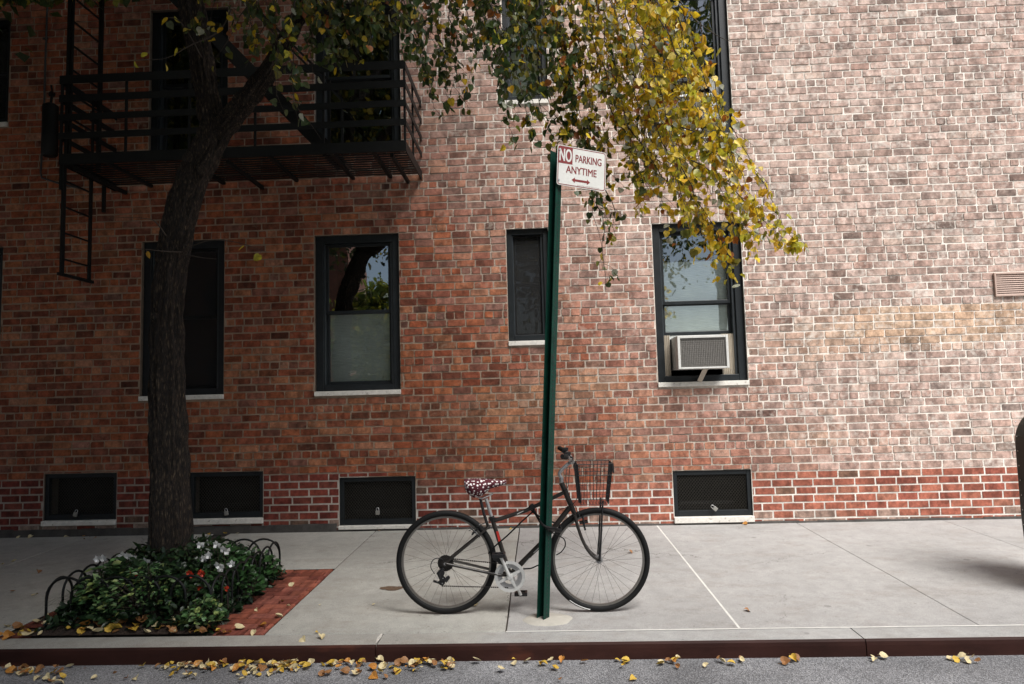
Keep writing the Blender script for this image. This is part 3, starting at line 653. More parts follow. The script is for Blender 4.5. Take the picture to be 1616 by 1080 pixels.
def blotch(name, x, y, rx, ry, mt, seed, dz=.003):
    b = MB(); n = 26; pts = []
    for i in range(n):
        a = 2*PI*i/n; r = 1+.45*noise.noise(Vector((math.cos(a)*1.8+seed, math.sin(a)*1.8, seed))); pts.append((x+rx*r*math.cos(a), y+ry*r*math.sin(a)))
    b.add([(px, py, gz(py)+dz) for px, py in pts]+[(x, y, gz(y)+dz+.001)], [(i, (i+1) % n, n) for i in range(n)], 0, True)
    o = b.build(name, mt); o['kind'] = 'structure'
q_ = on_ground(618, 929); blotch('dirt_patch', q_.x, q_.y, .10, .055, mat('rusty_dirt', (.12, .075, .045), .95, 0, 40, .5, 1.0, 90), 3)
q_ = on_ground(598, 1008); blotch('kerb_patch', q_.x, q_.y, .012, .07, mat('kerb_filler', (.55, .52, .47), .9, 0, 40, .3, 1.0, 90), 5)
# brick paving round the tree pit
XP0, XP1 = -3.43, -2.24
def paving():
    V = []; Fc = []; BC = []
    PX0, PX1, PY0, PY1 = -3.98, -2.12, 4.625, 5.98
    def inside(x, y): return XP0 < x < XP1 and 4.40 < y < 5.88
    L_, W_ = .205, .102; y = KY1+.004; row = 0
    while y < 6.045:
        x = -3.62 + (.1 if row % 2 else 0)
        while x < -1.845:
            a, b = x+.006, min(x+L_-.006, -1.845); c, d = y+.0055, min(y+W_-.0055, 6.045)
            if b-a > .02 and d-c > .02 and not (inside((a+b)/2, (c+d)/2)) and a > -3.625:
                dz = rnd.uniform(-.002, .002); n = len(V); e = .003
                z = lambda yy: gz(yy)+.001+dz
                V.extend([(a, c, z(c)-.012), (b, c, z(c)-.012), (b, d, z(d)-.012), (a, d, z(d)-.012), (a+e, c+e, z(c)), (b-e, c+e, z(c)), (b-e, d-e, z(d)), (a+e, d-e, z(d))])
                Fc.extend([(n+4, n+5, n+6, n+7), (n, n+1, n+5, n+4), (n+1, n+2, n+6, n+5), (n+2, n+3, n+7, n+6), (n+3, n, n+4, n+7)])
                col = Vector(rnd.choice([(.24,.070,.042), (.30,.095,.06), (.18,.052,.036), (.26,.085,.06)]))*rnd.uniform(.85, 1.1)
                BC.extend([(col.x, col.y, col.z, -.12)]*5)
            x += L_
        y += W_; row += 1
    me = bpy.data.meshes.new('brick_paving'); me.from_pydata(V, [], Fc)
    for nm in ('bcol', 'mcol'):
        a_ = me.attributes.new(nm, 'FLOAT_COLOR', 'FACE'); a_.data.foreach_set('color', np.array(BC, dtype=np.float32).ravel())
    me.materials.append(M['brick']); o = bpy.data.objects.new('brick_paving', me); COL.objects.link(o); o['kind'] = 'structure'
paving()
def soil_z(x, y):
    dx = min(x-XP0, XP1-x)/.3; dy = min(y-4.47, 5.88-y)/.3
    return .004 + .13*min(1, max(0, min(dx, dy))) + .02*noise.noise(Vector((x*6, y*6, 0)))*min(1, max(0, dy*3))
sheet('soil', M['soil'], XP0, XP1, 4.483, 5.88, soil_z, 30, 30)

# ------------------------------------------------------------------ leaves
HEART = (np.array([(0,.06,0), (-.2,-.02,.02), (-.42,.16,.07), (-.44,.42,.09), (-.25,.74,.06), (0,1.0,-.06), (.25,.74,.06), (.44,.42,.09), (.42,.16,.07), (.2,-.02,.02), (0,.45,-.03)]),
         [(10,0,1), (10,1,2), (10,2,3), (10,3,4), (10,4,5), (10,5,6), (10,6,7), (10,7,8), (10,8,9), (10,9,0)])
OVAL = (np.array([(0,0,0), (-.24,.3,.05), (-.2,.65,.04), (0,1,-.05), (.2,.65,.04), (.24,.3,.05), (0,.5,-.02)]), [(6,0,1), (6,1,2), (6,2,3), (6,3,4), (6,4,5), (6,5,0)])
KITE = (np.array([(0,0,0), (-.42,.45,.1), (0,1,0), (.42,.45,.1)]), [(0,1,2), (0,2,3)])
BLADE = (np.array([(0,0,0), (-.022,.05,0), (-.022,.5,.10), (0,1,-.12), (.022,.5,.10), (.022,.05,0)]), [(0,1,5), (1,2,4,5), (2,3,4)])
def leaves(name, mt, parent, pos, along, normal, size, col, shape, curl=None):
    tv, tf = shape; pos = np.array(pos, float); n = len(pos)
    al = np.array(along, float); al /= np.linalg.norm(al, axis=1)[:, None]+1e-9
    nm = np.array(normal, float); sd = np.cross(al, nm); sd /= np.linalg.norm(sd, axis=1)[:, None]+1e-9; nm = np.cross(sd, al)
    size = np.array(size, float)[:, None, None]
    cz = (np.ones(n) if curl is None else np.array(curl))[:, None, None]
    V = pos[:, None, :] + size*(tv[None, :, 0:1]*sd[:, None, :] + tv[None, :, 1:2]*al[:, None, :] + cz*tv[None, :, 2:3]*nm[:, None, :])
    V = V.reshape(-1, 3); k = len(tv)
    off = (np.arange(n)*k)
    loops = []; starts = []; tot = 0
    flat = np.concatenate([np.array(f) for f in tf]); lens = np.array([len(f) for f in tf])
    L = (off[:, None] + flat[None, :]).ravel()
    ls = np.tile(lens, n); st = np.concatenate([[0], np.cumsum(ls)[:-1]])
    me = bpy.data.meshes.new(name); me.vertices.add(len(V)); me.vertices.foreach_set('co', V.astype(np.float32).ravel())
    me.loops.add(len(L)); me.loops.foreach_set('vertex_index', L.astype(np.int32)); me.polygons.add(len(ls)); me.polygons.foreach_set('loop_start', st.astype(np.int32)); me.polygons.foreach_set('loop_total', ls.astype(np.int32))
    me.update(calc_edges=True)
    c = np.ones((n, 4), np.float32); c[:, :3] = np.array(col)
    a_ = me.attributes.new('lcol', 'FLOAT_COLOR', 'FACE'); a_.data.foreach_set('color', np.repeat(c, len(tf), axis=0).ravel())
    return link_mesh(name, me, parent, [mt])

# ------------------------------------------------------------------ the street tree
TY = 5.30
tree = thing('street_tree', 'leaning street tree with dark furrowed bark and drooping green to yellow heart-shaped leaves', 'tree', (at(270, 905, TY).x, TY, .1))
def trunk():
    path = [(271, 960, TY, 35), (270, 900, TY, 33), (269, 830, TY, 32.5), (268, 760, TY, 31.5), (267, 690, TY, 31), (265, 620, TY, 29.5), (264, 560, TY, 28), (264, 500, TY, 26.5), (268, 440, TY, 26), (275, 390, TY, 27.5), (285, 345, TY, 27), (298, 300, TY, 27), (313, 262, TY, 27), (328, 232, TY, 28), (336, 206, TY, 25), (334, 182, TY, 21), (326, 140, TY, 20), (318, 90, TY, 22), (307, 30, TY, 22), (294, -40, TY, 21), (280, -130, TY-.1, 19), (262, -260, TY-.3, 16), (250, -420, TY-.6, 12)]
    limb = [(322, 250, TY, 22), (344, 215, TY, 20), (364, 190, TY-.05, 18), (388, 162, TY-.1, 17), (412, 130, TY-.2, 15), (440, 85, TY-.3, 13.5), (470, 30, TY-.4, 13), (510, -40, TY-.5, 12.5), (560, -120, TY-.6, 12)]
    def skin(path, m_, kx, ky):
        P = smoothpath([at(u, v, y) for u, v, y, r in path], 9); k = len(P)
        R = np.interp(np.linspace(0, len(path)-1, k), range(len(path)), [r*.89/F_*y for u, v, y, r in path])
        n = 72; prev = None; V = []; Fc = []
        for i, p in enumerate(P):
            d = (P[min(i+1, k-1)]-P[max(i-1, 0)]).normalized(); x = (Vector((1,0,0)) if prev is None else prev); x = (x-d*x.dot(d)).normalized(); prev = x; y = d.cross(x)
            for j in range(n):
                a = 2*PI*j/n; q = x*math.cos(a)+y*math.sin(a); s = i*.035
                rid = abs(noise.noise(Vector((math.cos(a)*5.2+kx, math.sin(a)*5.2, s*2.2+ky))))+.5*abs(noise.noise(Vector((math.cos(a)*11+kx, math.sin(a)*11, s*5))))
                lump = noise.noise(Vector((math.cos(a)*.9, math.sin(a)*.9, s*1.6+kx)))
                V.append(p + q*(R[i]*(1+.07*lump) + .042*rid-.016))
        for i in range(k-1):
            for j in range(n): Fc.append((i*n+j, i*n+(j+1) % n, (i+1)*n+(j+1) % n, (i+1)*n+j))
        m_.add(V, Fc, 0, True)
    a = MB(); skin(path, a, 0, 0); skin(limb, a, 7, 3)
    for (u, v, r) in ((298, 250, .05), (246, 560-60, .035), (292, 392, .03), (318, 268, .045)):     # burls where limbs were cut
        c = at(u, v, TY-.10); V = []; Fc = []; n, q = 10, 8
        for i in range(q+1):
            for j in range(n):
                th = PI*i/q; ph = 2*PI*j/n; d_ = Vector((math.sin(th)*math.cos(ph), math.sin(th)*math.sin(ph), math.cos(th)))
                V.append(c+d_*r*(1+.3*noise.noise(d_*2.5+Vector((u, 0, 0)))))
        for i in range(q):
            for j in range(n): Fc.append((i*n+j, i*n+(j+1) % n, (i+1)*n+(j+1) % n, (i+1)*n+j))
        a.add(V, Fc, 0, True)
    a.build('trunk', M['bark'], tree)
trunk()
BR = MB(); TW = MB()
LP = []; LA = []; LN = []; LS = []; LC = []
def limb(pts, r0_, r1_, mb=None):
    P = smoothpath(pts, 7); mb = mb or BR
    P = [p + Vector((noise.noise(p*1.7), noise.noise(p*1.7+Vector((5,5,5))), noise.noise(p*1.9+Vector((9,0,0)))))*.04*min(1, i/6) for i, p in enumerate(P)]
    mb.tube(P, list(np.linspace(r0_, r1_, len(P))), 8); return P
# upper limbs arching over the frame
L1 = limb([at(560, -120, TY-.6), (-.9, 4.6, 5.9), (-.1, 4.75, 6.3), (.7, 4.9, 6.2), (1.3, 5.0, 5.7), (1.75, 5.05, 5.1)], .065, .012)
L2 = limb([at(530, -70, TY-.55), (-1.3, 4.9, 5.6), (-.7, 5.1, 5.6), (0, 5.2, 5.5), (.7, 5.2, 5.2), (1.1, 5.2, 4.8)], .05, .01)
L3 = limb([at(300, -10, TY), (-2.3, 5.1, 5.6), (-1.8, 5.0, 5.9), (-1.2, 4.9, 6.2)], .06, .02)
L4 = limb([at(280, -130, TY-.1), (-3.2, 4.6, 6.6), (-3.8, 3.9, 7.6), (-4.4, 3.2, 8.4)], .08, .02)
L5 = limb([at(262, -260, TY-.3), (-2.2, 4.0, 7.6), (-1.4, 3.0, 8.3), (-.6, 2.2, 8.8)], .08, .02)
L6 = limb([at(262, -260, TY-.3), (-3.0, 4.2, 8.2), (-3.4, 4.6, 9.6)], .06, .02)
def leaf_col(tone):
    r = rnd.random()
    g = [(.030,.060,.016), (.045,.080,.020), (.060,.095,.022), (.075,.10,.03)]
    y = [(.66,.46,.022), (.76,.56,.040), (.58,.42,.02), (.46,.42,.03), (.62,.36,.02), (.40,.38,.03), (.72,.56,.10)]
    o = [(.16,.17,.03), (.20,.18,.03), (.12,.13,.03)]
    if r < tone: c = rnd.choice(y)
    elif r < tone+.25: c = rnd.choice(o)
    else: c = rnd.choice(g)
    if rnd.random() < .07*(tone+.4): c = (.42, .44, .34)            # pale underside
    if rnd.random() < .04: c = (.30, .10, .02)
    f = rnd.uniform(.8, 1.2); return (c[0]*f, c[1]*f, c[2]*f)
def add_leaf(p, tone, size=None, twig=True, down=1.0):
    stem = Vector((rnd.gauss(0, .5), rnd.gauss(0, .5), rnd.gauss(-.25, .45))); stem.normalize()
    q = p + stem*rnd.uniform(.02, .055)
    if q.y < 5.0 and .10 < q.x*4.7/q.y < .56 and 2.72 < 1.5+(q.z-1.5)*4.7/q.y < 3.3: return
    if twig: TW.tube([p, (p+q)/2+Vector((0,0,.004)), q], .0011, 3, cap=False)
    al = Vector((rnd.gauss(0, .55), rnd.gauss(0, .55), -down+rnd.gauss(0, .45)))
    nn = Vector((rnd.gauss(0, 1), rnd.gauss(-.3, .75), rnd.gauss(.45, .75)))
    LP.append(q); LA.append(al); LN.append(nn); LS.append(size or rnd.uniform(.034, .070)); LC.append(leaf_col(tone))
def strand(a, b, tone, sag=.12, dens=1.0, r=.0055, sub=True):
    a = Vector(a); b = Vector(b); n = max(5, int((b-a).length/.10)); P = []
    ph = rnd.uniform(0, 9)
    for i in range(n+1):
        t = i/n; p = a.lerp(b, t); p.x += .05*math.sin(t*4+ph)*t; p.y += .05*math.cos(t*3.3+ph)*t
        p.z += sag*4*t*(1-t); P.append(p + Vector((rnd.gauss(0,.012), rnd.gauss(0,.012), rnd.gauss(0,.008))))
    TW.tube(P, list(np.linspace(r, .0013, len(P))), 5)
    L_ = (b-a).length; k = int(L_/.030*dens)
    for i in range(k):
        t = rnd.random()**.85; f = t*(len(P)-1); j = min(int(f), len(P)-2); p = P[j].lerp(P[j+1], f-j); add_leaf(p, tone)
    if sub:
        for i in range(int(L_/.16*dens)):
            t = rnd.uniform(.1, .95); f = t*(len(P)-1); j = min(int(f), len(P)-2); p = P[j].lerp(P[j+1], f-j)
            e = p + Vector((rnd.gauss(.05, .10), rnd.gauss(0, .12), rnd.uniform(-.22, .02))); TW.tube([p, (p+e)/2+Vector((0,0,.015)), e], [.0022, .0018, .001], 4)
            for q in range(rnd.randint(3, 6)): add_leaf(p.lerp(e, rnd.uniform(.25, 1)), tone)
def S(u0_, v0_, u1, v1, Y0, Y1, tone, **k):
    if v1 > 215 and 850 < u1 < 1000: Y0 = max(Y0, 5.1); Y1 = max(Y1, 5.1)
    strand(at(u0_, v0_, Y0), at(u1, v1, Y1), tone, **k)
# yellow mass on the right
for (u0_, v0_, u1, v1, tn) in [(850,-90,915,200,.35), (860,-60,940,265,.45), (880,-70,965,285,.55), (895,-60,985,240,.6), (905,-80,1000,300,.7), (920,-60,1012,330,.7), (935,-70,1030,345,.8), (950,-60,1045,290,.8),
        (950,-80,1062,385,.85), (965,-60,1085,360,.85), (975,-70,1100,395,.85), (985,-60,1095,300,.9), (1000,-60,1120,330,.85), (1000,-50,1140,425,.9), (1010,-40,1160,350,.9), (1020,-50,1165,395,.85),
        (1025,-40,1195,335,.9), (1030,-30,1205,400,.9), (1040,-30,1225,380,.95), (1045,-30,1262,388,.95), (1030,70,1138,148,.95), (985,-60,1060,95,.9), (1000,-60,1075,180,.95), (1015,-60,1090,230,.95), (990,-60,1050,200,.9),
        (960,-60,1010,170,.8), (925,-60,975,160,.7), (1060,150,1205,300,.95), (1075,200,1175,290,.9), (1020,150,1120,280,.9), (990,200,1090,330,.85), (1040,220,1150,410,.9), (880,-60,925,130,.5), (905,-60,950,180,.6),
        (1090,250,1255,395,.95), (1060,240,1150,430,.9), (970,100,1060,300,.85), (1000,120,1100,300,.9), (940,80,1020,260,.8), (900,60,960,240,.6), (1000,60,1080,240,.9), (950,150,1030,320,.8)]:
    Y0 = rnd.uniform(4.6, 5.6); S(u0_, v0_, u1+rnd.gauss(0, 6), v1+rnd.gauss(0, 8), Y0, Y0+rnd.uniform(-.25, .25), tn, sag=rnd.uniform(.02, .10), dens=1.12)
# thin hanging strands and darker part in the middle
for (u0_, v0_, u1, v1, tn, dn) in [(930,200,938,385,.15,.7), (935,260,945,455,.2,.6), (948,290,975,380,.5,.6), (620,-60,665,120,.05,1.1), (640,-60,690,190,.08,.8), (660,-50,715,180,.08,.7), (600,-70,640,75,.05,1.2), (690,-60,745,150,.1,.7), (710,-60,770,120,.15,.8),
        (730,-60,800,150,.12,.9), (745,-60,812,240,.12,.8), (765,-60,835,235,.15,1.0), (785,-60,850,180,.15,1.1), (800,-70,880,240,.15,1.1), (815,-60,895,260,.25,1.1), (780,-60,800,150,.1,1.1), (830,-60,905,215,.3,1.1), (690,-60,700,90,.08,.8), (655,-60,650,95,.06,1.2),
        (840,-60,870,150,.2,1.1), (855,-60,885,130,.25,1.1), (750,-60,790,90,.12,1.0), (720,-60,735,70,.1,1.0), (860,-40,930,235,.3,1.1), (650,-60,675,40,.1,1.2), (705,-60,715,110,.12,1.0), (735,-60,760,55,.15,1.1), (770,-60,775,100,.18,1.1), (795,-60,822,70,.2,1.1), (820,-60,850,60,.25,1.1), (560,-70,610,30,.08,1.1), (585,-60,545,100,.06,.9), (800,-60,840,110,.15,1.0), (670,-60,680,60,.06,1.0), (635,-60,620,60,.05,1.0)]:
    Y0 = rnd.uniform(4.5, 5.5); S(u0_, v0_, u1+rnd.gauss(0, 4), v1+rnd.gauss(0, 5), Y0, Y0+rnd.uniform(-.2, .2), tn, sag=rnd.uniform(.02, .08), dens=dn*1.12)
# green sprays near the trunk and above the fire escape
for (u0_, v0_, u1, v1, tn, dn) in [(560,-60,480,75,.04,1.1), (520,-60,450,60,.05,1.2), (600,-60,560,55,.05,1.1), (560,-60,600,85,.05,1.1), (500,-40,540,45,.05,1.1), (480,-40,430,120,.12,1.0), (460,-20,470,190,.08,.55), (450,-40,400,110,.2,.8), (430,-40,375,65,.25,.7), (400,-30,345,115,.25,.6),
        (470,-60,500,140,.06,.6), (620,-60,590,70,.05,1.1), (540,-60,520,85,.06,.9), (390,-60,330,40,.3,.5), (430,60,440,180,.15,.5), (640,-60,580,20,.05,1.1), (440,-60,500,30,.06,1.2), (420,-60,470,20,.06,1.2), (350,-60,420,60,.2,.7), (380,-60,390,50,.2,1.0), (410,-70,440,95,.15,1.0), (440,-60,425,150,.12,.8), (330,-60,300,45,.2,.8), (500,-70,515,110,.06,1.1), (455,-50,520,60,.06,1.1), (540,-60,575,70,.06,1.1), (560,-90,520,20,.05,1.2), (600,-90,640,40,.05,1.2)]:
    Y0 = rnd.uniform(4.4, 5.0); S(u0_, v0_, u1, v1, Y0, Y0+rnd.uniform(-.2, .2), tn, sag=rnd.uniform(.02, .08), dens=dn*1.12)
def bare(pts, lv, Y):
    P = smoothpath([at(u, v, y) for u, v, y in pts], 5); TW.tube(P, list(np.linspace(.006, .0012, len(P))), 5)
    for (i, tn) in lv:
        add_leaf(P[int(i*(len(P)-1))], tn, rnd.uniform(.05, .07))
bare([(365, 15, 4.7), (345, 50, 4.6), (300, 72, 4.5), (262, 92, 4.4), (215, 95, 4.3)], [(.1, .9), (.2, .9), (.55, .9), (.9, .9), (1, .9), (.35, .5), (.75, 1)], 0)
bare([(318, 90, 5.0), (285, 35, 4.7), (255, 28, 4.6)], [(.9, .6), (1, .9), (.7, .9)], 0)
bare([(1045, -40, 4.9), (1075, 5, 4.85), (1105, 38, 4.8), (1145, 63, 4.75), (1170, 65, 4.7)], [], 0)
bare([(1105, 38, 4.8), (1108, 55, 4.8), (1107, 68, 4.8)], [], 0)
bare([(288, 395, 5.15), (330, 380, 5.0), (375, 383, 4.9), (420, 398, 4.85)], [(.7, 1), (.98, 1)], 0)
bare([(286, 398, 5.15), (260, 397, 5.0), (232, 394, 4.9), (200, 392, 4.85)], [(.7, 1)], 0)
bare([(262, 372, 5.15), (245, 350, 5.0), (228, 345, 4.9), (180, 343, 4.85)], [], 0)
bare([(290, 402, 5.15), (320, 407, 5.0), (342, 409, 4.95)], [], 0)
BR.build('branches', M['bark'], tree); TW.build('twigs', M['twig'], tree)
leaves('foliage', M['leaf'], tree, LP, LA, LN, LS, LC, HEART, [rnd.uniform(.4, 2.2) for _ in LP])
def crown(name, parent, n, c, rad, cut, sz, cols, seed, shell=.35):
    r = np.random.RandomState(seed); out = []
    ctr = r.normal(size=(160, 3)); ctr /= np.linalg.norm(ctr, axis=1)[:, None]; ctr *= (r.rand(160, 1)**shell)
    while len(out) < n:
        k = ctr[r.randint(160)]; p = k + r.normal(size=3)*.13
        q = np.array(c)+p*np.array(rad)
        if cut(q): out.append(q)
    out = np.array(out); al = r.normal(size=(n, 3)); al[:, 2] -= .8; nm = r.normal(size=(n, 3))
    cc = np.array(cols)[r.randint(len(cols), size=n)]*r.uniform(.75, 1.25, (n, 1))
    return leaves(name, M['leaf'], parent, out, al, nm, r.uniform(sz*.7, sz*1.2, n), cc, KITE)
GR = [(.035,.065,.018), (.05,.085,.02), (.07,.10,.025), (.16,.17,.03), (.35,.28,.03)]
crown('crown_foliage', tree, 90000, (-3.7, 2.6, 7.9), (4.4, 5.2, 3.2), lambda q: q[2] > 1.5+.60*q[1]+.25 and q[2] > 4.4 and q[1] < 7.35, .12, GR, 5)

# ------------------------------------------------------------------ fire escape
fe = thing('fire_escape', 'black iron fire escape balcony with slatted floor and flat bar railings above the tree-shaded windows', 'fire escape', (-3.0, WY, 3.9))
FX0, FX1, FY = -4.83, -1.262, 6.60
def fe_platform(zb, name_sfx=None):
    fl = MB()
    fl.box(FX0, FX1, FY, FY+.012, zb, zb+.11); fl.box(FX0, FX0+.012, FY+.012, WY-.01, zb, zb+.10); fl.box(FX1-.012, FX1, FY+.012, WY-.01, zb, zb+.10)
    n = 13
    for i in range(n):
        y = FY+.04+i*(WY-FY-.10)/(n-1); 
        fl.box(FX0+.014, FX1-.014, y-.018, y+.018, zb+.062, zb+.070)
    for x in (-4.4, -3.55, -2.7, -2.05, -1.62): fl.box(x-.02, x+.02, FY+.014, WY-.012, zb+.03, zb+.0615)
    fl.build('platform_floor', M['black'], fe)
    rl = MB()
    zs = [(.245, .066), (.44, .068), (.64, .075), (.840, .088)]
    for dz, h in zs:
        rl.box(FX0-.006, FX1+.006, FY-.010, FY-.002, zb+dz-h/2+.05, zb+dz+h/2+.05)
        for x in (FX0, FX1): rl.box(x-.004, x+.004, FY, WY-.004, zb+dz-h/2+.05, zb+dz+h/2+.05-.012)
    for x in (FX0+.012, -4.14, -3.48, -2.80, -2.1, FX1-.012): rl.box(x-.011, x+.011, FY+.002, FY+.022, zb+.11, zb+.935)
    for x in (FX0+.018, FX1-.018): rl.box(x-.010, x+.010, FY+.48, FY+.50, zb+.10, zb+.92)
    rl.build('railing', M['black'], fe)
ZB = 3.965
fe_platform(ZB); fe_platform(ZB+2.78)
for x in (-4.70, -3.1, -1.42):
    br = MB()
    br.bar((x, FY+.05, ZB-.022), (x, WY-.01, ZB-.022), .03, .04)
    br.build('support_bracket', M['black'], fe)
ld = MB(); lx = at(111, 100, FY+.05).x
ld.box(lx-.03, lx+.004, FY+.03, FY+.075, ZB+.1, ZB+2.78); ld.box(lx+.02, lx+.036, FY+.03, FY+.05, ZB+.1, ZB+2.78)
ld.box(lx-.01, lx+.025, FY+.50, FY+.54, ZB+.1, ZB+2.78)
for i in range(11): z = ZB+.25+i*.262; ld.bar((lx, FY+.06, z), (lx, FY+.51, z), .016, .016)
ld.build('ladder', M['black'], fe)
ld = MB(); zt = ZB-.0; zbm = at(105, 433, FY+.05).z
ld.bar((lx-.035, FY+.05, zt), (lx-.035, FY+.05, zbm), .022, .045, (0,1,0)); ld.bar((lx-.035, FY+.47, zt), (lx-.035, FY+.47, zbm), .022, .035, (0,1,0))
for i in range(5): z = zbm+.16+i*.27; ld.bar((lx-.035, FY+.05, z), (lx-.035, FY+.47, z), .016, .016)
ld.bar((lx-.035, FY-.0, zbm), (lx-.035, FY+.53, zbm), .03, .03)
ld.box(lx+.0, lx+.03, FY+.60, FY+.63, ZB-.33, ZB); ld.box(lx-.075, lx-.05, FY+.03, FY+.05, ZB-.25, ZB)
ld.build('drop_ladder', M['black'], fe)
stt = MB(); a0 = at(520, 228, 6.78); dirx = Vector((-math.cos(math.radians(47)), 0, math.sin(math.radians(47))))
LN_ = 2.7/math.sin(math.radians(47))
for y in (6.78, 7.24):
    s0 = Vector((a0.x, y, ZB+.09)); s1 = s0+dirx*LN_; stt.bar(s0, s1, .012, .14, (0,0,1))
    stt.bar(s0+Vector((0, 0, .75)), s1+Vector((0, 0, .75)), .022, .022); stt.bar(s0, s0+Vector((0, 0, .76)), .022, .022)
for i in range(11):
    p = Vector((a0.x, 0, ZB+.09))+dirx*(LN_*(i+1)/12); stt.box(p.x-.07, p.x+.07, 6.79, 7.23, p.z-.006, p.z+.006)
stt.build('stair_flight', M['black'], fe)
c = at(79, 205, 7.30); zt = at(79, 164, 7.30).z; zl = at(79, 247, 7.30).z
cw = MB(); cw.tube([(c.x, 7.30, zl), (c.x, 7.30, zl+.02), (c.x, 7.30, zt-.03), (c.x, 7.30, zt)], [.062, .082, .082, .045], 20); cw.tube([(c.x, 7.30, zt), (c.x+.01, 7.30, zt+.09)], .014, 8); cw.disc((c.x+.01, 7.30, zt+.11), (0,1,0), .035, .02)
cw.bar((c.x+.02, 7.30, zt+.11), (c.x+.15, 7.10, zt+.11), .02, .02)
cw.build('counterweight', M['black'], fe)
pp = MB(); YP = WY-.03
pp.tube([at(77, -60, YP), at(75, 0, YP), at(71, 110, YP), at(69, 205, YP), at(64, 272, YP), at(66, 281, YP), at(97, 291, YP), at(125, 297, YP)], .011, 8)
for v_ in (60, 205): q = at(70, v_, YP); pp.box(q.x-.03, q.x+.03, WY-.02, WY-.008, q.z-.012, q.z+.012)
tag(pp.build('wall_conduit', M['conduit']), 'thin grey metal conduit running down the brick wall beside the fire escape ladder', 'pipe')

# ------------------------------------------------------------------ sign post
SPY = 4.70
sb_ = at(857, 972, SPY); st_ = at(878, 238, SPY); axis = (st_-sb_).normalized()
sign = thing('parking_sign', 'leaning green perforated post carrying a white no parking anytime sign', 'street sign', sb_)
def post():
    ang = math.radians(-40); X = Vector((math.cos(ang), math.sin(ang), 0)); X = (X-axis*X.dot(axis)).normalized(); Yv = axis.cross(X)
    h = .030; b0 = sb_-axis*.05; b1 = st_
    p = MB(); tk = .004
    prof = [(-h, -h), (-h+tk, -h), (-h+tk, h-tk), (h-tk, h-tk), (h-tk, -h), (h, -h), (h, h), (-h, h)]
    p.prism([b0 + X*cx + Yv*cy for cx, cy in prof], b1-b0)
    p.build('post', M['green'], sign)
    hl = MB(); L_ = (b1-b0).length; k = int(L_/.0254)
    for i in range(2, k):
        q = b0+axis*(i*.0254)
        c = q + X*(h+.0004); hl.disc(c, X, .0062, .0008, 8)
    hl.build('perforations', M['plastic'], sign)
    return X, Yv
PX_, PYv = post()
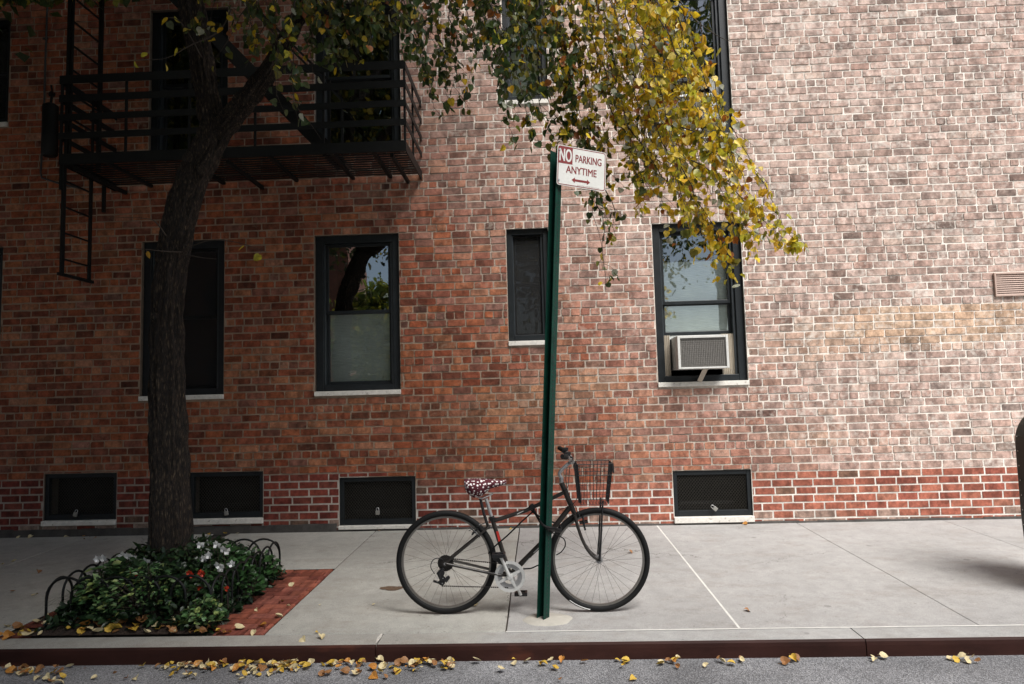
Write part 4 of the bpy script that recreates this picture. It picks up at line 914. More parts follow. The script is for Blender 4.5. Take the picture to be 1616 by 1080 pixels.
def signplate():
    # board hangs flat on the post, turned away a little to the right
    th = math.radians(24); ex = Vector((math.cos(th), math.sin(th), 0)); ex = (ex-axis*ex.dot(axis)).normalized(); ez = axis; en = ex.cross(ez); en = -en if en.y > 0 else en
    tl = at(880, 228, 4.645); Wd, Hd = .385, .285
    def pt(s, t, d=0): return tl + ex*s - ez*t + en*d        # s right, t down, d towards viewer
    def rr(m_, s0, t0, s1, t1, r, d0, d1, mi=0):
        P = []
        for cx, cy, a0_ in ((s1-r, t0+r, -90), (s1-r, t1-r, 0), (s0+r, t1-r, 90), (s0+r, t0+r, 180)):
            for k in range(5): a = math.radians(a0_+k*22.5); P.append((cx+r*math.cos(a), cy+r*math.sin(a)))
        m_.prism([pt(s, t, d0) for s, t in P], en*(d1-d0), mi)
    pl = MB(); rr(pl, 0, 0, Wd, Hd, .018, -.0015, .0015); panel = pl.build('sign_panel', M['signwhite'], sign)
    bd = MB()
    e, w2 = .005, .0055
    bd_pts = []
    def rloop(s0, t0, s1, t1, r):
        P = []
        for cx, cy, a0_ in ((s1-r, t0+r, -90), (s1-r, t1-r, 0), (s0+r, t1-r, 90), (s0+r, t0+r, 180)):
            for k in range(5): a = math.radians(a0_+k*22.5); P.append((cx+r*math.cos(a), cy+r*math.sin(a)))
        return P
    A = rloop(e, e, Wd-e, Hd-e, .015); B = rloop(e+w2, e+w2, Wd-e-w2, Hd-e-w2, .011); n = len(A)
    bd.add([pt(s, t, .0022) for s, t in A]+[pt(s, t, .0022) for s, t in B], [(i, (i+1) % n, n+(i+1) % n, n+i) for i in range(n)]); bd.build('border', M['signred'], panel)
    bx = MB(); bx.prism([pt(s, t, .0016) for s, t in ((.0108, .0108), (.118, .0108), (.118, .128), (.0108, .128))], en*.0006); bx.build('red_field', M['signred'], panel)
    def text(body, s, t, height, width, mt, d, bold=.0012, nm='lettering'):
        cu = bpy.data.curves.new('t', 'FONT'); cu.body = body; cu.size = 1; o = bpy.data.objects.new('t', cu); COL.objects.link(o)
        dg = bpy.context.evaluated_depsgraph_get(); me = bpy.data.meshes.new_from_object(o.evaluated_get(dg)); bpy.data.objects.remove(o)
        xs = [v.co.x for v in me.vertices]; ys = [v.co.y for v in me.vertices]; x0, x1, y0, y1 = min(xs), max(xs), min(ys), max(ys)
        vs = [((v.co.x-x0)/(x1-x0)*width, t+height-(v.co.y-y0)/(y1-y0)*height) for v in me.vertices]; fs = [tuple(p.vertices) for p in me.polygons]
        bpy.data.meshes.remove(me); me = bpy.data.meshes.new(nm); V_ = []; F_2 = []
        for q, (ds, dt) in enumerate(((-bold, -bold*.5), (bold, -bold*.5), (-bold, bold*.5), (bold, bold*.5))):
            n_ = len(V_); V_ += [pt(s+a_+ds, b_+dt, d+q*.00008) for a_, b_ in vs]; F_2 += [tuple(k_+n_ for k_ in f_) for f_ in fs]
        me.from_pydata(V_, [], F_2)
        me.materials.clear(); link_mesh(nm, me, panel, [mt])
    text('NO', .0175, .024, .088, .092, M['signwhite'], .0028, .0022)
    text('PARKING', .142, .052, .052, .205, M['signred'], .0024)
    text('ANYTIME', .070, .140, .050, .240, M['signred'], .0024)
    ar = MB()
    q = [(.115,.236),(.140,.216),(.140,.228),(.235,.228),(.235,.216),(.260,.236),(.235,.256),(.235,.244),(.140,.244),(.140,.256)]
    ar.add([pt(s, t, .0024) for s, t in q], [(0,1,9), (2,3,7,8), (4,5,6)]); ar.build('arrow', M['signred'], panel)
    sm = MB(); s = .16
    while s < .33: l = rnd.uniform(.004, .014); sm.add([pt(s, .2665, .0023), pt(s+l, .2665, .0023), pt(s+l, .2685, .0023), pt(s, .2685, .0023)], [(0,1,2,3)]); s += l+.004
    sm.build('small_print', M['signred'], panel)
    for t in (.035, .25): bl = MB(); bl.disc(pt(.005+.01, t, .004), en, .007, .006, 10); bl.build('bolt', M['steel'], sign)
signplate()
f = MB(); n = 28; c0 = Vector((sb_.x+.03, sb_.y-.0, 0)); ring = []
for i in range(n):
    a = 2*PI*i/n; r = .155*(1+.14*noise.noise(Vector((math.cos(a)*1.5, math.sin(a)*1.5, 2)))); ring.append((c0.x+r*1.1*math.cos(a), c0.y+r*.8*math.sin(a)))
V = [(x, y, gz(y)-.004) for x, y in ring]+[(c0.x+(x-c0.x)*.86, c0.y+(y-c0.y)*.86, gz(y)+.009) for x, y in ring]+[(c0.x, c0.y, gz(c0.y)+.015)]
f.add(V, [(i, (i+1) % n, n+(i+1) % n, n+i) for i in range(n)]+[(n+i, n+(i+1) % n, 2*n) for i in range(n)], 0, True); f.build('footing', M['footing'], sign)

# ------------------------------------------------------------------ mailbox at the right edge
def mailbox():
    y0, y1 = 4.88, 5.42; xl = at(1605.5, 780, y1).x+.008; wd = .56; xr = xl+wd; zsp = 1.04; r = wd/2; zb = .20
    t = thing('mailbox', 'dark green mailbox with domed riveted top at the right edge of the pavement', 'mailbox', (xl+r, (y0+y1)/2, gz(5.5)))
    prof = [(xl+.03, zb)] + [(xl+.008, zb+.10), (xl, zb+.30), (xl, zsp)] + [(xl+r-r*math.cos(a), zsp+r*math.sin(a)) for a in [PI*k/18 for k in range(1, 18)]] + [(xr, zsp), (xr, zb+.30), (xr-.008, zb+.10), (xr-.03, zb)]
    b = MB(); b.prism([(x, y0, z) for x, z in prof], (0, y1-y0, 0)); b.build('body', M['mailgreen'], t, bevel=.012)
    rv = MB()
    for k in range(9): rv = MB(); rv.disc((xl-.001, y1-.035, zb+.12+k*.11), (-1,0,0), .005, .004, 8); rv.build('rivet', M['steel'], t)
    
    d = MB(); d.box(xl+.09, xr-.09, y0-.012, y0-.001, .62, 1.02); d.box(xl+.16, xr-.16, y0-.03, y0-.0125, .98, .995); d.build('door', M['mailgreen'], t, bevel=.004)
    for x in (xl+.045, xr-.045):
        for y in (y0+.04, y1-.04):
            l = MB(); l.box(x-.02, x+.02, y-.02, y+.02, gz(y)+.012, zb+.001); l.box(x-.04, x+.04, y-.04, y+.04, gz(y), gz(y)+.0115); l.build('leg', M['mailgreen'], t)
mailbox()

# ------------------------------------------------------------------ bicycle
BY = 4.84
def B(u, v, dy=0.0): return at(u, v, BY+dy)
bike = thing('bicycle', 'dark bicycle with wire basket and white dotted saddle cover locked to the green post', 'bicycle', (B(820, 900).x, BY, gz(BY)))
AX = Vector((0, 1, 0))
def wheel(c, R, rear):
    hb = MB(); hb.tube([c-AX*.055, c+AX*.055], .012, 14); hb.disc(c-AX*.03, AX, .024, .004, 18); hb.disc(c+AX*.03, AX, .024, .004, 18); hb.disc(c-AX*.062, AX, .010, .012, 6)
    w_ = hb.build('wheel', M['steel'], bike)
    t = MB(); t.torus(c, AX, R-.0205, .0205, 72, 12); t.build('tyre', M['rubber'], w_)
    r = MB(); r.ring(c, AX, R-.052, R-.038, .018, 72); r.build('rim', M['rim'], w_)
    s = MB(); n = 32
    for i in range(n):
        a = 2*PI*i/n; sd = -1 if i % 2 else 1; off = (1 if (i//2) % 2 else -1)*1.05
        p = c + AX*.03*sd + Vector((math.cos(a+off), 0, math.sin(a+off)))*.021; q = c + Vector((math.cos(a), 0, math.sin(a)))*(R-.05)
        s.tube([p, q], .0010, 4, cap=False)
    s.build('spokes', M['spoke'], w_)
    if not rear:
        k = MB(); P1 = [c+Vector((math.cos(a), 0, math.sin(a)))*(R-.012)-AX*.0185 for a in np.linspace(math.radians(232), math.radians(258), 8)]; k.tube(P1, .003, 6); k.build('tyre_label', M['alloy'], w_)
    return w_
cF = B(945, 888); cR = B(704.5, 890); RW = 78.5/F_*BY
cF.z = RW+gz(BY)+.001; cR.z = RW+gz(BY)+.001
wheel(cF, RW, False); wheel(cR, RW, True)
bb = B(805, 907); seat = B(777, 820); ht = B(886, 762); hbm = B(904, 805)
fr = MB(); tr = .0155
fr.tube([bb, seat, seat+(seat-bb).normalized()*.02], tr, 14)
fr.tube([seat+(bb-seat)*.03, B(830, 806), B(889, 778)], [.014]*3, 14)
fr.tube([bb, B(855, 857), B(899, 801)], [.018]*3, 14)
fr.tube([ht, hbm], .0185, 16)
fr.tube([bb-AX*.038, bb+AX*.038], .022, 18)
dro = cR
for sgn in (-1, 1):
    fr.tube([B(773, 830)+AX*.012*sgn, B(766, 836)+AX*.03*sgn, dro+AX*.062*sgn], .0078, 10)
    fr.tube([bb+AX*.02*sgn+Vector((-.01, 0, 0)), bb+AX*.045*sgn+Vector((-.07, 0, .008)), dro+AX*.062*sgn+Vector((0, 0, .002))], .0095, 10)
    fr.disc(dro+AX*.062*sgn, AX, .020, .006, 12)
fr.tube([B(773, 830), B(770, 834)], .012, 10)
frame = fr.build('frame', M['bikepaint'], bike)
for (u, v, u2, v2) in ((842, 872, 850, 864), (828, 889, 836, 880), (816, 811, 826, 806)):
    de = MB(); de.bar(B(u, v)-AX*.0185, B(u2, v2)-AX*.0185, .004, .010, (0,1,0))
    de.build('decal', M['alloy'], frame)
stk = MB(); stk.bar(B(785, 838)-AX*.0165, B(789, 855)-AX*.0165, .003, .016, (1,0,0)); stk.build('red_reflector', M['red'], frame)
fk = MB(); fk.tube([hbm, hbm+(hbm-ht).normalized()*.03], .017, 14)
crown_ = hbm+(hbm-ht).normalized()*.03
fk.tube([crown_-AX*.055, crown_+AX*.055], .012, 12)
for sgn in (-1, 1):
    fk.tube(smoothpath([crown_+AX*.052*sgn, B(912, 832)+AX*.052*sgn, B(921, 856)+AX*.052*sgn, B(932, 873)+AX*.052*sgn, cF+AX*.052*sgn], 4), list(np.linspace(.0125, .0078, 17)), 12)
    fk.disc(cF+AX*.054*sgn, AX, .014, .008, 12)
fk.build('fork', M['bikepaint'], bike)
sp = MB(); sp.tube([seat, B(767, 787)], .0128, 14); sp.build('seat_post', M['steel'], bike)
cl = MB(); cl.tube([seat-(seat-bb).normalized()*.004, seat+(seat-bb).normalized()*.022], .020, 14); cl.bar(seat+Vector((-.02, -.02, .01)), seat+Vector((.035, -.03, .012)), .008, .008); cl.build('seat_clamp', M['plastic'], bike)
rk = MB(); rk.tube([B(758, 787), B(764, 812), B(771, 834)], .010, 10); rk.build('lock_bracket', M['plastic'], bike)
# saddle with gathered cover
def saddle():
    V = []; Fc = []; nu, nv = 26, 20
    a = B(733, 766); b = B(799, 765); L_ = b.x-a.x
    prof = [(0, .038), (.05, .070), (.18, .088), (.33, .085), (.5, .062), (.7, .042), (.88, .034), (1, .016)]
    for i in range(nu+1):
        t = i/nu; hw = np.interp(t, [p[0] for p in prof], [p[1] for p in prof]); x = a.x+L_*t
        topz = B(760, 755.5).z - .010*t + .004*math.sin(t*5); hb_ = np.interp(t, [0, .06, .22, .42, .62, 1], [.05, .095, .128, .115, .062, .026])
        mz = topz-hb_*.42
        for j in range(nv):
            an = 2*PI*j/nv; cy = math.cos(an)*hw; sz = math.sin(an); z = mz + (hb_*.42*sz if sz > 0 else hb_*.62*sz)
            w_ = 1+.03*noise.noise(Vector((x*40, an*2, 0)))
            V.append((x, BY+cy*w_, z))
    for i in range(nu):
        for j in range(nv): Fc.append((i*nv+j, i*nv+(j+1) % nv, (i+1)*nv+(j+1) % nv, (i+1)*nv+j))
    m_ = MB(); m_.add(V, Fc+[tuple(range(nv-1, -1, -1)), tuple(range(nu*nv, nu*nv+nv))], 0, True)
    mt = bpy.data.materials.new('dotted_cloth'); mt.use_nodes = True; t = mt.node_tree; b_ = t.nodes['Principled BSDF']; L = t.links.new
    tc = N(t, 'ShaderNodeTexCoord'); v = N(t, 'ShaderNodeTexVoronoi'); v.inputs['Scale'].default_value = 50; v.inputs['Randomness'].default_value = .85; L(tc.outputs['Object'], v.inputs['Vector'])
    r = N(t, 'ShaderNodeMapRange'); r.inputs[1].default_value = .32; r.inputs[2].default_value = .40; r.inputs[3].default_value = 1; r.inputs[4].default_value = 0; L(v.outputs['Distance'], r.inputs[0])
    mx = N(t, 'ShaderNodeMix', data_type='RGBA'); L(r.outputs[0], mx.inputs[0]); mx.inputs[6].default_value = (.075, .008, .016, 1); mx.inputs[7].default_value = (.80, .74, .72, 1)
    L(mx.outputs[2], b_.inputs['Base Color']); b_.inputs['Roughness'].default_value = .9
    s = m_.build('saddle', mt, bike)
    rl = MB()
    for sg in (-1, 1): rl.tube([(a.x+.07, BY+sg*.022, B(757, 785).z+.012), (a.x+.12, BY+sg*.022, B(757, 787).z), (a.x+.20, BY+sg*.015, B(757, 780).z)], .0035, 6)
    rl.build('saddle_rail', M['steel'], bike)
saddle()
# stem and bars
stm = MB(); stm.tube([ht, B(886, 753)], .015, 14); stm.tube(smoothpath([B(886, 755), B(883, 748), B(887, 741), B(896, 733), B(902, 728)], 4), .0125, 12); stm.build('stem', M['steel'], bike)
clamp = B(902, 728)
hbz = MB()
for sg in (-1, 1):
    hbz.tube(smoothpath([clamp, clamp+AX*.06*sg, clamp+Vector((-.01, .14*sg, .035)), clamp+Vector((-.05, .28*sg, .055))], 5), .0115, 12)
hbz.tube([clamp-AX*.03, clamp+AX*.03], .020, 14); hbz.build('handlebar', M['steel'], bike)
for sg in (-1, 1):
    g = MB(); p = clamp+Vector((-.042, .255*sg, .053)); q = clamp+Vector((-.075, .36*sg, .066)); g.tube([p, p.lerp(q, .1), p.lerp(q, .9), q], [.015, .017, .017, .014], 14)
    g.build('grip', M['rubber'], bike)
    l = MB(); p = clamp+Vector((-.035, .20*sg, .052)); l.disc(p, (0.2, 1, 0), .019, .03, 14); l.tube([p, p+Vector((.035, .015*sg, -.008)), p+Vector((.03, .10*sg, -.02)), p+Vector((.0, .15*sg, -.03))], .0055, 8); l.box(p.x-.012, p.x+.022, p.y-.02, p.y+.02, p.z+.008, p.z+.028)
    l.build('brake_lever', M['plastic'], bike)
# basket
def basket():
    y0, y1 = BY-.13, BY+.13
    TL, TR, BL, BR_ = B(911, 733, -.13), B(967, 733, -.13), B(917, 797, -.13), B(961, 797, -.13)
    zt, zb_ = (TL.z+TR.z)/2, (BL.z+BR_.z)/2
    m_ = MB(); r = .0017
    def loop(t, rr):
        xl = BL.x+(TL.x-BL.x)*t; xr = BR_.x+(TR.x-BR_.x)*t; z = zb_+(zt-zb_)*t; ya, yb = y0+.02*(1-t), y1-.02*(1-t)
        m_.tube([(xl, ya, z), (xr, ya, z)], rr, 6); m_.tube([(xr, ya, z), (xr, yb, z)], rr, 6); m_.tube([(xr, yb, z), (xl, yb, z)], rr, 6); m_.tube([(xl, yb, z), (xl, ya, z)], rr, 6)
        return xl, xr, ya, yb, z
    b_ = loop(0, r); t_ = loop(1, .0032); loop(.72, .0028); 
    for t in (.12, .24, .48): loop(t, .0013)
    n = 9
    for i in range(n+1):
        f_ = i/n
        for s in (0, 1):
            xa = b_[0]+(b_[1]-b_[0])*f_; xb = t_[0]+(t_[1]-t_[0])*f_; m_.tube([(xa, b_[2+s], b_[4]), (xb, t_[2+s], t_[4])], r, 5)
            ya = b_[2]+(b_[3]-b_[2])*f_; yb = t_[2]+(t_[3]-t_[2])*f_; m_.tube([(b_[s], ya, b_[4]), (t_[s], yb, t_[4])], r, 5)
        xa = b_[0]+(b_[1]-b_[0])*f_; m_.tube([(xa, b_[2], b_[4]), (xa, b_[3], b_[4])], r, 5)
    bk = m_.build('basket', M['plastic'], bike)
    s = MB(); s.bar((t_[0]-.004, BY-.10, t_[4]), (b_[0]-.004, BY-.09, b_[4]+.01), .022, .010, (0,1,0)); s.bar((t_[0]-.004, BY+.10, t_[4]), (b_[0]-.004, BY+.09, b_[4]+.01), .022, .010, (0,1,0)); s.bar((t_[1], y0, t_[4]+.003), (t_[1]+.002, y0, t_[4]-.06), .012, .008, (0,1,0)); s.build('basket_strap', M['plastic'], bk)
    for sg in (-1, 1):
        s = MB(); s.bar(B(950, 788)+AX*.075*sg, B(949, 805)+AX*.075*sg, .012, .006, (0,1,0)); s.tube([B(949, 800)+AX*.075*sg, B(947, 850)+AX*.070*sg, cF+AX*.064*sg], [.006, .0065, .009], 8); s.build('basket_stay', M['plastic'], bike)
basket()
# drivetrain
def drivetrain():
    yf = BY-.052; c = Vector((bb.x, yf, bb.z)); R = 23.4/F_*BY
    g = MB(); g.ring(c, AX, R*.80, R, .004, 48)
    for k in range(4):
        a = math.radians(28+90*k); d = Vector((math.cos(a), 0, math.sin(a))); e = Vector((-math.sin(a), 0, math.cos(a)))
        g.prism([c+d*.014+e*.014-AX*.001, c+d*.014-e*.014-AX*.001, c+d*R*.84-e*.007-AX*.001, c+d*R*.84+e*.007-AX*.001], AX*.004)
    g.disc(c-AX*.003, AX, .019, .012, 20); g.build('chain_guard', M['alloy'], bike)
    rg = MB(); c2 = c+AX*.008
    rg.ring(c2, AX, R*.66, R*.88, .003, 40); rg.ring(c2+AX*.007, AX, R*.5, R*.7, .003, 40)
    for k in range(32): a = 2*PI*k/32; rg.box(c2.x+math.cos(a)*R*.9-.002, c2.x+math.cos(a)*R*.9+.002, c2.y-.0012, c2.y+.0012, c2.z+math.sin(a)*R*.9-.002, c2.z+math.sin(a)*R*.9+.002)
    rg.build('chainring', M['steel'], bike)
    for sg, (du, dv) in ((-1, (-15, -36)), (1, (15, 36))):
        p = Vector((bb.x, BY+.062*sg, bb.z)); q = p+Vector((du/F_*BY, .012*sg, -dv/F_*BY))
        k = MB(); k.tube([p, p.lerp(q, .5), q], [.0135, .010, .0115], 10); k.disc(p, AX, .016, .02, 14); cr = k.build('crank_arm', M['alloy'], bike)
        pe = MB(); y_ = sg
        y0, y1 = q.y+.012*y_, q.y+.085*y_; ya, yb = min(y0, y1), max(y0, y1)
        pe.box(q.x-.045, q.x-.030, ya, yb, q.z-.012, q.z+.012); pe.box(q.x+.030, q.x+.045, ya, yb, q.z-.012, q.z+.012); pe.box(q.x-.0295, q.x+.0295, yb-.012, yb, q.z-.012, q.z+.012); pe.box(q.x-.0295, q.x+.0295, ya, ya+.012, q.z-.012, q.z+.012); pe.tube([q, (q.x, (ya+yb)/2, q.z)], .010, 8)
        pe.build('pedal', M['plastic'], bike, bevel=.002)
    cs = MB(); cr0 = Vector((cR.x, BY-.040, cR.z))
    for k in range(7):
        r = .055-.005*k; cs.ring(cr0-AX*(.0035*k), AX, r-.007, r, .0016, 30)
        for j in range(18): a = 2*PI*j/18; cs.box(cr0.x+math.cos(a)*r-.0018, cr0.x+math.cos(a)*r+.0018, cr0.y-.0035*k-.0006, cr0.y-.0035*k+.0006, cr0.z+math.sin(a)*r-.0018, cr0.z+math.sin(a)*r+.0018)
    cs.disc(cr0, AX, .050, .004, 26); cs.build('cassette', M['chain'], bike)
    dr = MB(); p0 = B(700, 897, -.06); j1 = B(692, 905, -.07); j2 = B(697, 918, -.06)
    dr.tube([p0, j1, j2], [.011, .015, .009], 10); dr.disc(j1+Vector((.02,0,0)), AX, .022, .012, 16); dr.disc(j2+Vector((.002,0,-.004)), AX, .022, .010, 16); dr.bar(j1, j2+Vector((.04, 0, .0)), .012, .02); dr.disc(B(707, 912, -.06), AX, .014, .014, 12); dr.bar(B(684, 917, -.065), B(700, 922, -.065), .012, .014)
    dr.build('rear_derailleur', M['plastic'], bike)
    bt = MB()
    for (u, v) in ((690, 912), (699, 913), (706, 909), (690, 918), (698, 921)): bt.disc(B(u, v, -.085), AX, .0035, .006, 8)
    bt.build('derailleur_bolts', M['steel'], bike)
    cb = MB(); cb.tube(smoothpath([B(694, 884, -.05)+Vector((.03,0,0)), B(690, 881, -.07), B(682, 886, -.07), B(680, 896, -.07), B(686, 906, -.07)], 5), .0028, 8); cb.build('cable', M['plastic'], bike)
    cb = MB(); cb.tube(smoothpath([B(740, 838, -.03), B(752, 832, -.03), B(764, 826, -.03), B(776, 822, -.02)], 4), .0025, 6); cb.build('cable', M['plastic'], bike)
    cb = MB(); cb.tube(smoothpath([B(895, 738, -.06), B(893, 758, -.10), B(899, 785, -.06), B(908, 800, -.03), B(916, 818, -.06)], 6), .0025, 6); cb.build('cable', M['plastic'], bike)
    cb = MB(); cb.tube(smoothpath([B(905, 735, -.16), B(911, 765, -.14), B(911, 785, -.05), B(902, 797, -.03), B(880, 806, -.025)], 6), .0025, 6); cb.build('cable', M['plastic'], bike)
    cb = MB(); cb.tube(smoothpath([B(899, 737, .1), B(897, 762, -.02), B(892, 775, -.03), B(868, 788, -.02)], 6), .0025, 6); cb.build('cable', M['plastic'], bike)
    def run(a, b, n):
        ch = MB()
        for i in range(n):
            p = a.lerp(b, i/n); q = a.lerp(b, (i+.8)/n); ch.bar(p, q, .006, .007)
        ch.build('chain', M['chain'], bike)
    run(B(697, 925, -.055), Vector((bb.x-.01, BY-.046, bb.z-R*.72)), 34); run(Vector((cR.x, BY-.046, cR.z+.036)), Vector((bb.x, BY-.046, bb.z+R*.75)), 34)
    fd = MB(); fd.bar(B(780, 880, -.045), B(797, 889, -.045), .02, .035); fd.disc(B(783, 876, -.03), AX, .014, .03, 12); fd.build('front_derailleur', M['plastic'], bike)
drivetrain()
def vbrake(c, along, nm):
    m_ = MB(); al = Vector(along).normalized()
    for sg in (-1, 1):
        m_.tube([c+AX*.036*sg-al*.05, c+AX*.034*sg, c+AX*.028*sg+al*.05], [.0065, .006, .005], 8); m_.bar(c+AX*.026*sg-Vector((al.z, 0, -al.x))*.03, c+AX*.026*sg+Vector((al.z, 0, -al.x))*.03, .010, .012)
        m_.disc(c+AX*.045*sg-al*.04, AX, .007, .008, 8)
    m_.tube([c-AX*.03+al*.05, c+AX*.03+al*.05], .0022, 6); m_.build(nm, M['plastic'], bike)
vbrake(B(921, 824), (-.15, 0, 1), 'front_brake'); vbrake(B(750, 838), (-.7, 0, .7), 'rear_brake')
bz = MB()
for (u, v) in ((757, 828), (745, 846), (751, 843), (775, 831)): bz.disc(B(u, v, -.05), AX, .0045, .006, 8)
bz.build('brake_bolts', M['steel'], bike)
# cable lock round the post
lk = thing('bike_lock', 'black cable lock looped round the green post and the bicycle frame', 'lock', B(870, 830))
m_ = MB(); Yf = SPY-BY
m_.tube(smoothpath([B(838, 797, -.03), B(842, 804, -.035), B(848, 816, -.07), B(856, 828, Yf-.06), B(866, 833, Yf-.065), B(876, 834, Yf-.03), B(884, 838, -.05)], 6), .0085, 10)
m_.tube(smoothpath([B(838, 797, -.03), B(836, 802, .02), B(846, 812, .03), B(866, 822, .03), B(882, 828, .0), B(886, 836, -.03)], 6), .0065, 10)
m_.tube(smoothpath([B(843, 806, -.03), B(825, 822, -.035), B(800, 846, -.035), B(779, 864, -.03), B(771, 874, -.02)], 6), .0055, 8)
m_.tube(smoothpath([B(868, 839, Yf-.05), B(880, 845, -.10), B(890, 851, -.10), B(892, 861, -.09), B(886, 871, -.08), B(878, 876, -.07)], 6), .0040, 8)
m_.tube(smoothpath([B(826, 898, .0), B(838, 897, -.02), B(850, 892, .02), B(862, 888, .03)], 5), .0048, 8)
m_.build('cable', M['rubber'], lk)
m_ = MB(); m_.tube([B(863, 833, Yf-.06), B(876, 836, -.09), B(885, 838, -.06)], [.014, .016, .013], 12); m_.disc(B(840, 799, -.04), AX, .017, .03, 12); m_.disc(B(864, 833, Yf-.085), AX, .006, .006, 10); m_.build('lock_body', M['plastic'], lk)

# ------------------------------------------------------------------ tree-pit fence
fence = thing('hoop_fence', 'low black fence of overlapping wire hoops round the flower bed', 'fence', (-2.79, 5.3, .02))
def hoop(p, q, h):
    m_ = MB(); p = Vector(p); q = Vector(q); P = [p]
    for k in range(13): a = PI*k/12; c_ = p.lerp(q, .5-.5*math.cos(a)); P.append(Vector((c_.x, c_.y, p.z+h-.13+.13*math.sin(a))))
    P.append(q); m_.tube(P, .0085, 8); return m_.build('hoop', M['black'], fence)
XF0, XF1, YF0, YF1 = -3.40, -2.26, 4.64, 5.87
def run(a, b, n, h):
    a = Vector(a); b = Vector(b); w_ = 1.0/(n*.62+.38)
    for i in range(n): s = i*.62*w_; hoop(a.lerp(b, s), a.lerp(b, s+w_), h)
run((XF0, YF0, .01), (XF1, YF0, .01), 6, .33); run((XF1, YF0, .01), (XF1, YF1, .03), 7, .30); run((XF0, YF0, .01), (XF0, YF1, .03), 7, .30); run((XF0, YF1, .03), (XF1, YF1, .03), 6, .30)

# ------------------------------------------------------------------ plants in the bed
def plant(name, label, cat, x, y, rad, h, n, shape, sz, cols, flowers=None, group=None, seed=0, up=.3, tilt=.6):
    r = random.Random(seed); zb = soil_z(min(max(x, -3.4), -2.3), min(max(y, 4.6), 5.8)) if 4.5 < y < 6.0 else .01
    t = thing(name, label, cat, (x, y, zb-.01), group); P = []; A = []; Nn = []; Sz = []; C = []; st = MB()
    for i in range(n):
        a = r.uniform(0, 2*PI); d = rad*math.sqrt(r.random()); hh = h*(1-.55*(d/rad)**2)*r.uniform(.35, 1.0)
        p = Vector((x+d*math.cos(a), y+d*math.sin(a), zb+hh)); out = Vector((math.cos(a), math.sin(a), 0))
        P.append(p); A.append(out*r.uniform(.4, 1)+Vector((r.gauss(0,.4), r.gauss(0,.4)-.15, up*r.uniform(-1, 1.2)))); Nn.append(Vector((r.gauss(0, tilt), r.gauss(-.35, tilt), 1)))
        Sz.append(sz*r.uniform(.6, 1.2)); c = r.choice(cols); f_ = r.uniform(.7, 1.25); C.append([q*f_ for q in c])
        if i % 5 == 0: st.tube([(x+out.x*d*.3, y+out.y*d*.3, zb-.01), (p.x*.6+x*.4, p.y*.6+y*.4, zb+hh*.6), p], .0025, 5)
    leaves('foliage', M['plantleaf'], t, P, A, Nn, Sz, C, shape); st.build('stem', M['twig'], t)
    if flowers:
        mt, pts, fs = flowers
        for (u, v) in pts:
            yy = (min(y, 5.02) if mt is M['flowerwhite'] else 4.78)+r.uniform(-.04, .04); c = at(u, v, yy); fl = MB(); fl.tube([c, c+Vector((0, .02, -.14))], .002, 4, 1)
            for k in range(5):
                a = 2*PI*k/5+r.random(); d_ = Vector((math.cos(a), -.25+r.gauss(0,.2), math.sin(a)*.8+.2)); e = d_.cross(Vector((0,1,.4))).normalized()
                fl.add([c, c+d_*fs*.5+e*fs*.42+Vector((0,-.006,0)), c+d_*fs+Vector((0,-.002,0)), c+d_*fs*.5-e*fs*.42+Vector((0,-.006,0))], [(0,1,2,3)], 0, True)
            fl.build('flower', [mt, M['twig']], t)
    return t
DG = [(.010,.026,.010), (.018,.042,.015), (.028,.060,.022)]; MG = [(.04,.10,.03), (.055,.13,.04), (.03,.075,.025)]; VG = [(.10,.20,.07), (.06,.13,.05), (.20,.30,.12), (.25,.32,.10)]
FW_ = lambda pts: (M['flowerwhite'], pts, .036)
FR_ = lambda pts: (M['flowerred'], pts, .026)
plant('impatiens', 'white flowering bedding plant left of the tree trunk, beside the wire hoops', 'flowering plant', -3.10, 5.35, .26, .30, 260, OVAL, .075, MG, FW_([(155,883), (163,882), (194,877), (203,879), (210,881), (224,890), (231,887), (228,893)]), 'white flowering plants', 1)
plant('impatiens', 'white flowering bedding plant right of the tree trunk', 'flowering plant', -2.52, 5.26, .23, .32, 280, OVAL, .07, MG, FW_([(317,861), (353,868), (359,871), (322,883), (331,877), (345,893), (350,898), (366,891), (343,860)]), 'white flowering plants', 2)
plant('begonia', 'small red flowering plant in front of the left side of the trunk', 'flowering plant', -2.98, 5.0, .16, .22, 120, OVAL, .06, MG, FR_([(209,902), (221,905), (210,912), (219,909)]), 'red flowering plants', 3)
plant('begonia', 'red flowering plant in front of the right side of the trunk', 'flowering plant', -2.52, 4.95, .18, .24, 140, OVAL, .055, MG, FR_([(299,905), (302,909), (317,904), (320,907), (316,929), (358,930)]), 'red flowering plants', 4)
plant('coleus', 'pale edged green variegated plant at the left front of the bed', 'plant', -3.06, 4.74, .15, .30, 200, OVAL, .07, VG, None, 'variegated plants', 5)
plant('coleus', 'small leaved variegated plant spilling over the centre front of the bed', 'plant', -2.74, 4.70, .24, .30, 520, OVAL, .042, VG+MG, None, 'variegated plants', 6)
plant('coleus', 'yellow green tufted plant low in front of the hoops at the centre left', 'plant', -2.94, 4.66, .13, .18, 160, OVAL, .035, VG, None, 'variegated plants', 13)
plant('hosta', 'broad leaved dark green plant close to the front hoops left of centre', 'plant', -3.02, 4.98, .15, .27, 60, HEART, .085, MG, None, None, 7)
plant('ivy', 'ivy trailing over the kerb at the right front corner of the bed', 'ivy', -2.28, 4.58, .12, .20, 230, HEART, .038, MG+VG, None, 'trailing ivy plants', 8)
plant('ivy', 'ivy clump leaning through the hoops on the right side of the bed', 'ivy', -2.32, 5.15, .19, .27, 300, HEART, .045, MG, None, 'trailing ivy plants', 9)
